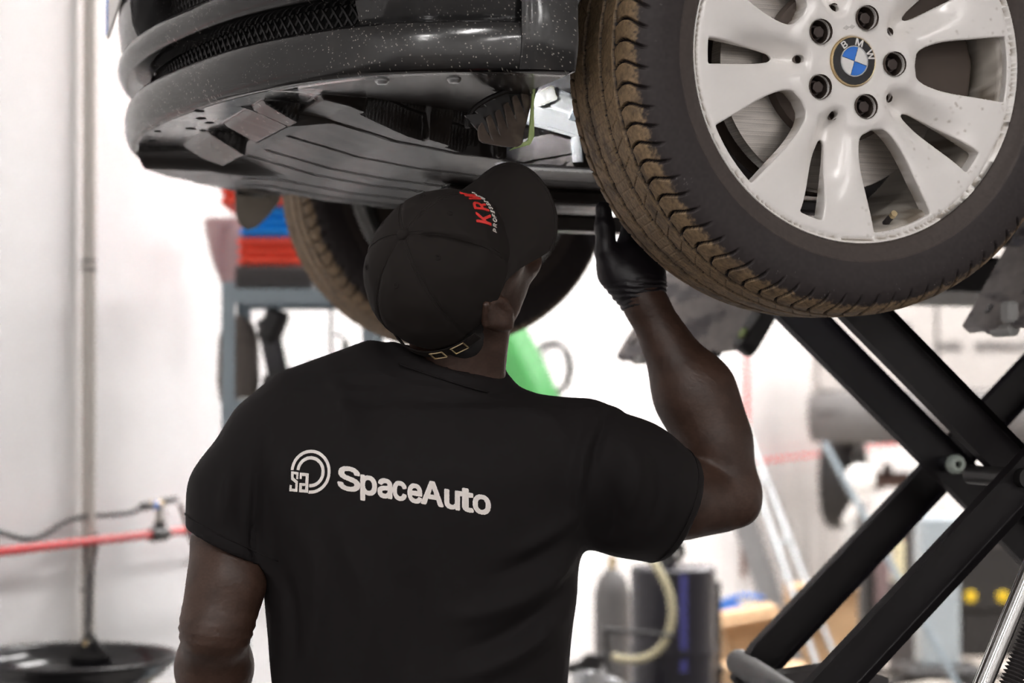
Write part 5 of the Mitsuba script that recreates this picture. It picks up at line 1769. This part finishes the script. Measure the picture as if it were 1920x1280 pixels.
rows = np.stack([gc + A([.088 * w, -.020 * math.cos(w * 2.6) - .01, .03 * w]) for w in wv], 1)
put('panel', sheet(rows, .004), 'm_green', gb, 50)
put('stand', tube([at(1000, 760, 8.42) * [1, 1, 0], at(1000, 760, 8.42)], .014, 12), 'm_steel', gb)
vp = thing('riser_pipe', 'red vertical pipe dropping down the far wall beside the ladder', 'pipe')
put('pipe', tube([ang(1383, .06, .9), ang(1379, .06, HGT - .1)], .012, 14), 'm_red_pipe', vp)
put('sleeve', tube([ang(1378.5, .05, .35), ang(1377.5, .05, 1.06)], .018, 14), 'm_brown', vp)
# oil drum dispenser with its hose
od = thing('oil_drum', 'dark violet-black oil drum with a pump and a pale hose below the raised sleeve', 'drum')
DC = at(1262, 1060, 7.3)
DR = .152
put('shell', shift(lathe([(0, -DC[2] + .01), (DR - .01, -DC[2] + .01), (DR, -DC[2] + .02), (DR, -.62), (DR + .006, -.61), (DR + .006, -.59), (DR, -.58), (DR, -.32), (DR + .006, -.31), (DR + .006, -.29), (DR, -.28), (DR, -.01), (DR - .012, 0), (0, 0)], 64), [DC[0], DC[1], DC[2]]), 'm_drum', od, 40)
put('label_stripe', shift(xf(cat(*[box((-.002 + DR * math.sin(a) - .012, -DR * math.cos(a) - .0016, -.36), (DR * math.sin(a) + .012, -DR * math.cos(a) + .004, -.02)) for a in (.17,)]), np.eye(4)), DC), 'm_violet', od, False, label='blue-violet vertical stripe')
put('pump', shift(cat(tube([(-.02, 0, 0), (-.02, 0, .07)], .028, 18), box((-.06, -.04, .05), (.04, .04, .085), .008)), DC), 'm_black', od)
hp_ = curve([at(1200, 1025, 7.15), at(1222, 1050, 7.12), at(1250, 1098, 7.10), at(1260, 1140, 7.10), at(1252, 1190, 7.11), at(1225, 1225, 7.13), at(1180, 1236, 7.14), at(1150, 1230, 7.16)], 50)
tag(put('hose', tube(hp_, .0145, 14), 'm_hose'), 'pale yellow-green translucent hose hanging in front of the dark drum', 'hose')
lp_ = curve([at(1222, 1045, 7.25), at(1262, 1052, 7.25), at(1279, 1035, 7.25), at(1270, 1018, 7.25), at(1252, 1012, 7.25)], 30)
put('pump_hose', tube(lp_, .012, 12), 'm_black', od)
put('handle_bar', tube([at(1132, 1180, 7.02), at(1262, 1192, 7.02)], .0085, 10), 'm_black', od)
put('handle_post', tube([at(1136, 1180, 7.04), at(1140, 1290, 7.04)], .008, 10), 'm_black', od)
wt = thing('gas_bottle', 'pale grey steel gas bottle standing behind the drum', 'gas bottle')
GC = at(1148, 1066, 7.9)
put('shell', shift(lathe([(0, -GC[2] + .005), (.065, -GC[2] + .005), (.07, -GC[2] + .02), (.07, -.10), (.055, -.04), (.022, 0), (0, 0)], 40), GC), 'm_grey', wt, 50)
put('valve', shift(tube([(0, 0, -.01), (0, 0, .05)], .016, 14), GC), 'm_gold', wt)
rp = thing('roll_post', 'pale grey upright post with a black sleeve at the right of the drum', 'post')
put('post', box(at(1326, 1060, 7.5) * [1, 1, 0] + [-.022, 0, 0], at(1326, 1062, 7.5) + [.012, .04, 0], .004), 'm_grey_light', rp)
put('sleeve', tube([at(1347, 1090, 7.48), at(1347, 1250, 7.48)], .0095, 12), 'm_black', rp)
put('foot', cat(box(at(1347, 1250, 7.48) + [-.02, -.02, -.02], at(1347, 1250, 7.48) + [.02, .02, .005], .004), box(at(1347, 1250, 7.48) * [1, 1, 0] + [-.012, -.012, 0], at(1347, 1250, 7.48) + [.012, .012, -.01])), 'm_black', rp)
# valves and junk low down between the shirt and the drum
jk = thing('engine_part', 'cluttered black and silver engine part low behind the waist', 'engine part')
JC = at(1110, 1262, 6.9)
put('body', xf(lathe([(0, -.05), (.05, -.05), (.06, -.03), (.06, .02), (.03, .045), (0, .05)], 24), mat((1, 0, 0), (0, 1, 0), (0, 0, 1), JC + [-.01, 0, -.01])), 'm_steel', jk)
put('pulley', xf(lathe([(.0, -.02), (.035, -.02), (.028, 0), (.035, .02), (0, .02)], 24), mat((1, 0, 0), (0, 0, 1), (0, -1, 0), JC + [-.005, -.03, .035])), 'm_black', jk)
put('bracket', bar(JC + [-.09, -.02, .015], JC + [.05, -.03, .06], .03, .03, bev=.006), 'm_black', jk)
put('pipe', tube(curve([JC + [.0, -.02, -.05], JC + [.06, -.04, -.02], JC + [.11, -.02, -.06]], 14), .016, 12), 'm_steel', jk)
put('stand', box(JC * [1, 1, 0] + [-.1, -.1, 0], JC + [.14, .14, -.055], .006), 'm_grey', jk)
# ladder leaning on the wall
ld_ = thing('ladder', 'silver aluminium ladder leaning against the wall behind the raised elbow', 'ladder')
pa0, pa1 = at(1374, 780, 9.85), at(1509, 1180, 9.35)
pb0, pb1 = at(1398, 800, 10.2), at(1545, 1180, 9.75)
e_ = []
for q0, q1 in ((pa0, pa1), (pb0, pb1)):
    d = (q1 - q0) / (q0[2] - q1[2])
    lo, hi = q0 + d * (q0[2] - .02), q0 - d * (3.3 - q0[2])
    e_.append((lo, hi))
    put('stile', bar(lo, hi, .05, .022, up=(1, 0, .3), bev=.003), 'm_alu_bright', ld_)
d0, d1 = e_[0][1] - e_[0][0], e_[1][1] - e_[1][0]
for k in range(11):
    t = .06 + k * .085
    put('rung', tube([e_[0][0] + d0 * t, e_[1][0] + d1 * t], .015, 12), 'm_alu_bright', ld_)
# second, darker ladder half behind (its edge shows through the arms)
lb = thing('ladder', 'grey rear leg of a stepladder crossing behind the lift arms', 'ladder')
r0, r1 = at(1545, 830, 9.0), at(1790, 1275, 8.6)
put('stile', bar(r0, r1 - [0, 0, (r1[2])] * A([0, 0, 1]) if False else r0 + (r1 - r0) * (r0[2] - .02) / (r0[2] - r1[2]), .045, .02, up=(1, 0, .3), bev=.003), 'm_rack', lb)
lend = r0 + (r1 - r0) * (r0[2] - .02) / (r0[2] - r1[2])
put('foot', box(lend + [-.04, -.03, -.02], lend + [.04, .03, .02], .005), 'm_black', lb)
sd = thing('ladder_side', 'wide grey side panel of the ladder in shadow', 'ladder')
labels.pop(sd)
USED.discard(sd)
put('side_panel', bar(e_[0][0] + [-.10, .1, 0], e_[0][1] + [-.10, .1, 0], .012, .11, up=(1, 0, .3), bev=.002), 'm_grey', ld_)
# cardboard boxes and a blue bag on the floor
bx1 = thing('cardboard_box', 'brown cardboard box tilted against the ladder foot beside the blue bag', 'box')
b1 = at(1405, 1165, 8.2)
for nm, lo, hi in (('body', (-.13, -.11, -.20), (.11, .11, .05)),):
    put(nm, xf(box(lo, hi, .003), mat(unit((1, .1, .18)), unit((-.1, 1, 0)), unit((-.18, 0, 1)), b1)), 'm_card', bx1)
put('flap', xf(box((-.14, -.15, .05), (.10, -.11, .056)), mat(unit((1, .1, .18)), unit((-.1, 1, .2)), unit((-.18, -.2, 1)), b1)), 'm_card', bx1)
put('prop', box(b1 * [1, 1, 0] + [-.14, -.1, 0], b1 + [.12, .12, -.205], .004), 'm_card', bx1)
bx2 = thing('cardboard_box', 'brown cardboard box low between the lower lift arms', 'box')
b2 = at(1465, 1262, 7.8)
put('body', box(b2 + [-.22, -.1, -b2[2]], b2 + [.10, .15, .03], .003), 'm_card', bx2)
put('tape', box(b2 + [-.22, -.101, -.06], b2 + [.10, -.099, -.03]), 'm_hose', bx2)
bx3 = thing('cardboard_box', 'pale cardboard box behind the ladder, above the lower arm', 'box')
b3 = at(1555, 1140, 9.9)
put('body', box(b3 + [-.20, -.1, -b3[2]], b3 + [.12, .15, .11], .003), 'm_card', bx3)
put('flap', box(b3 + [-.20, -.16, .105], b3 + [.12, -.1, .111]), 'm_card', bx3)
bl = thing('bag', 'bright blue plastic bag beside the cardboard box', 'bag')
b4 = at(1368, 1160, 8.45)
put('body', xf(lathe([(0, -.26), (.07, -.26), (.085, -.2), (.075, 0), (.05, .06), (.02, .085), (0, .088)], 20), mat((1, 0, 0), (0, .7, 0), (0, 0, 1), b4)), 'm_blue', bl, 40)
put('handle', tube(curve([b4 + [-.03, -.02, .07], b4 + [.05, -.02, .098], b4 + [.14, -.02, .085]], 12), .009, 8), 'm_blue', bl)
put('prop', box(b4 * [1, 1, 0] + [-.08, -.06, 0], b4 + [.08, .06, -.262], .004), 'm_card', bl)

# ------------------------------------------------------------------ white van on another lift at the far end
YV = 12.6
van = thing('van', 'white delivery van with a grey bumper raised in the background at the right', 'van')


VX0 = at(1519, 742, YV) * [1, 1, 0]
VX = mat(RN, RD, (0, 0, 1), VX0)


def vp_(x, y):
    """Where the sight line through (x, y) meets the van's rear, in the van's own frame (x across, y along, z up)."""
    d = at(x, y, 1.0) - A([0, 0, CAMZ])
    C = A([0, 0, CAMZ])
    t = ((VX0 - C) @ RD) / (d @ RD)
    q = C + t * d - VX0
    return A([q @ RN, 0, q[2]])


def vput(name, m, *a, **k):
    return put(name, xf(m, VX), *a, **k)


YO = 0.0
xa, zb_, zt_ = vp_(1519, 700)[0], vp_(1519, 742)[2], 3.3
VD = 4.4
body = Polygon([(xa, zb_), (xa - .005, zb_ + .25), (xa + .02, zb_ + .8), (xa + .10, zt_ - .2), (xa + .25, zt_), (xa + 1.65, zt_), (xa + 1.80, zt_ - .2), (xa + 1.88, zb_ + .8), (xa + 1.9, zb_)])
vput('body', xf(relief(body, lambda x, y: 0 * x, VD, .05, .05, .2), mat((1, 0, 0), (0, 0, 1), (0, -1, 0), (0, YO, 0))), 'm_van', van)
for x_0, x_1 in ((1532, 1750), (1756, 2020)):
    po = sbox(vp_(x_0, 0)[0], vp_(0, 735)[2], vp_(x_1, 0)[0], zt_ - .35).buffer(-.05).buffer(.05)
    vput('rear_door', xf(relief(po, lambda x, y: 0 * x, .02, .006, .03, .15), mat((1, 0, 0), (0, 0, 1), (0, -1, 0), (0, YO - .012, 0))), 'm_van', van)
    ri = po.buffer(.010).difference(po.buffer(-.002))
    vput('door_seal', xf(extr(ri, .004), mat((1, 0, 0), (0, 0, 1), (0, -1, 0), (0, YO - .002, 0))), 'm_grey_dark', van, False)
prof = [(YO + .10, zb_ + .01), (YO - .02, zb_ + .01), (YO - .09, zb_ - .012), (YO - .115, zb_ - .06), (YO - .12, zb_ - .13), (YO - .10, zb_ - .20), (YO - .05, zb_ - .262), (YO + .10, zb_ - .27)]
xs_ = np.linspace(xa + .0, xa + 1.9, 24)
rb = np.stack([[(x, y + .10 * (np.abs((x - xa - .95) / .95) ** 8), z) for y, z in prof] for x in xs_], 0)
vput('bumper', sheet(rb, .02), 'm_grey', van, 40, label='grey plastic bumper')
vput('bumper_groove', bar((xa + .04, YO - .121, zb_ - .10), (xa + 1.86, YO - .121, zb_ - .10), .012, .014), 'm_grey_dark', van)
vput('door_handle', box(vp_(1690, 612) + [-.03, -.04, -.09], vp_(1690, 612) + [.055, -.005, .02], .01), 'm_grey_dark', van)
for s_, x_ in (('PARIS', 1757), ('-', 1812), ('BORDEAUX', 1829)):
    m = vf(meshkit.text_mesh(s_, .050, .004, True))
    wd = m[0][:, 0].max()
    tgt = {'PARIS': .150, '-': .016, 'BORDEAUX': .30}[s_]
    k = tgt / wd
    m = xf((m[0] * [k, 1, 1], m[1]), mat((1, 0, 0), (0, 0, 1), (0, -1, 0), vp_(x_, 657) + [0, -.019, 0]))
    vput('lettering', m, 'm_grey_dark', van, False)
zw = vp_(1560, 905)[2]
for x_ in (xa + .09, xa + 1.78):
    X = mat((0, 1, 0), (0, 0, 1), (1, 0, 0), (x_, YO + .60, zw))
    k = vput('wheel', xf(lathe([(.19, -.09), (.21, -.10), (.29, -.105), (.315, -.09), (.32, 0), (.315, .09), (.29, .105), (.21, .10), (.19, .09)], 56), X), 'm_black', van, 40)
    vput('wheel_disc', xf(lathe([(0, -.03), (.19, -.06), (.19, .06), (0, .03)], 40), X), 'm_grey_light', k, 40)
vput('axle', tube([(xa + .09, YO + .60, zw), (xa + 1.78, YO + .60, zw)], .05, 14), 'm_brown', van)
vput('underbody', box((xa + .12, YO + .2, zb_ - .30), (xa + 1.78, YO + VD - .2, zb_ - .02), .03), 'm_iron', van)
vput('spring', tube(curve([(xa + .22, YO + .6, zw + .02), (xa + .24, YO + 1.0, zw - .05), (xa + .22, YO + 1.5, zw + .05)], 12), .035, 10), 'm_iron', van)
vput('exhaust', tube(curve([(xa + .9, YO + .05, zb_ - .33), (xa + .8, YO + .8, zb_ - .36), (xa + .7, YO + 1.5, zb_ - .33)], 12), .035, 12), 'm_iron', van)
vl = thing('post_lift', 'grey lift column holding up the white van', 'car lift')
lx = xa + 1.05
vput('column', box((lx - .13, 1.6, 0), (lx + .13, 1.95, zb_ - .32), .01), 'm_grey_light', vl)
vput('base', box((lx - .5, 1.2, 0), (lx + .5, 2.3, .04), .005), 'm_grey_dark', vl)
vput('saddle', box((lx - .5, 1.3, zb_ - .34), (lx + .5, 2.2, zb_ - .302), .005), 'm_grey_dark', vl)
wb_ = thing('wheel_assembly', 'silver wheel hub and pale brake parts standing under the van', 'car part')
HB = at(1612, 900, 11.2)
put('hub', xf(lathe([(0, -.04), (.07, -.05), (.09, 0), (.05, .05), (0, .05)], 24), mat((1, 0, 0), (0, 0, 1), (0, -1, 0), HB)), 'm_white', wb_, 40)
put('arm', bar(HB + [.05, 0, -.02], HB + [-.08, 0, -.24], .05, .06, bev=.01), 'm_white', wb_)
put('stand', cat(box(HB * [1, 1, 0] + [-.16, -.1, 0], HB * [1, 1, 0] + [.1, .1, .03], .004), tube([HB * [1, 1, 0] + [-.05, 0, .02], HB + [-.06, 0, -.2]], .035, 14)), 'm_grey_light', wb_)
# grey cabinets and columns under the van
for i, (xl_, xr_, yt_, yb_, Y_, ms) in enumerate(((1690, 1722, 970, 1105, 11.4, 'm_grey_dark'), (1622, 1640, 985, 1150, 11.6, 'm_black'), (1640, 1668, 985, 1100, 11.9, 'm_mauve'))):
    p0, p1 = at(xl_, yt_, Y_), at(xr_, yt_, Y_)
    k = thing('tool_cabinet', ('dark grey narrow cabinet behind the crossed lift arms', 'black narrow post behind the crossed lift arms', 'brown-mauve post behind the crossed lift arms')[i], 'cabinet')
    put('body', box((p0[0], Y_, 0), (p1[0], Y_ + .3, p0[2]), .005), ms, k)
    put('top', box((p0[0] - .004, Y_ - .006, p0[2]), (p1[0] + .004, Y_ + .306, p0[2] + .012), .003), 'm_grey', k)
rc_ = thing('aerosol_can', 'cream spray can with a red cap behind the crossed lift arms', 'can')
p0 = at(1685, 1010, 11.0)
put('body', shift(lathe([(0, -.23), (.03, -.23), (.032, -.225), (.032, -.02), (.02, .0), (0, .0)], 24), p0), 'm_hose', rc_)
put('cap', shift(lathe([(0, 0), (.021, 0), (.021, .036), (.018, .04), (0, .04)][::-1], 20), p0), 'm_red', rc_)
put('stand', box(p0 * [1, 1, 0] + [-.05, -.05, 0], p0 + [.05, .05, -.231], .004), 'm_grey_dark', rc_)
# rolling stool base with castors, and a grey machine column above it
st_ = thing('rolling_machine', 'white column machine on a black castor base behind the lower lift arm', 'machine')
p0 = at(1765, 1195, 9.9)
gx = p0[0]
put('column', box((gx - .105, 9.85, .16), (gx + .085, 10.05, at(1765, 965, 9.9)[2]), .02), 'm_rack_light', st_)
put('base', box((gx - .20, 9.78, .11), (gx + .20, 10.12, .17), .02), 'm_black', st_)
for a, rr in ((.3, .40), (2.4, .42), (3.6, .38), (5.2, .42)):
    e = A([gx + rr * math.cos(a), 9.95 + rr * math.sin(a), 0])
    k = put('foot', bar((gx, 9.95, .12), (e[0], e[1], .095), .05, .035, bev=.006), 'm_black', st_)
    put('castor', xf(lathe([(0, -.014), (.030, -.014), (.034, 0), (.030, .014), (0, .014)], 20), mat((1, 0, 0), (0, 0, 1), (0, -1, 0), (e[0], e[1], .035))), 'm_black', k)
    put('castor_fork', bar((e[0], e[1], .034), (e[0], e[1], .10), .03, .036, up=(1, 0, 0), bev=.003), 'm_chrome', k)
tb = thing('tool_chest', 'black tool case with round yellow latches on the floor at the right', 'tool case')
p0, p1 = at(1795, 1000, 11.6), at(1990, 1148, 11.6)
put('body', box((p0[0], 11.6, p1[2]), (p1[0], 12.1, p0[2]), .02), 'm_black', tb)
put('lid', box((p0[0] - .006, 11.59, p0[2] - .09), (p1[0] + .006, 12.11, p0[2] + .01), .02), 'm_grey_dark', tb)
for x in (1820, 1880):
    put('latch', shift(xf(lathe([(0, .012), (.028, .012), (.036, 0)][::-1], 24), mat((1, 0, 0), (0, 0, 1), (0, -1, 0))), at(x, 1118, 11.6) + [0, -.002, 0]), 'm_yellow', tb)
put('stand', box((p0[0] + .02, 11.62, 0), (p1[0] - .02, 12.08, p1[2]), .01), 'm_black', tb)
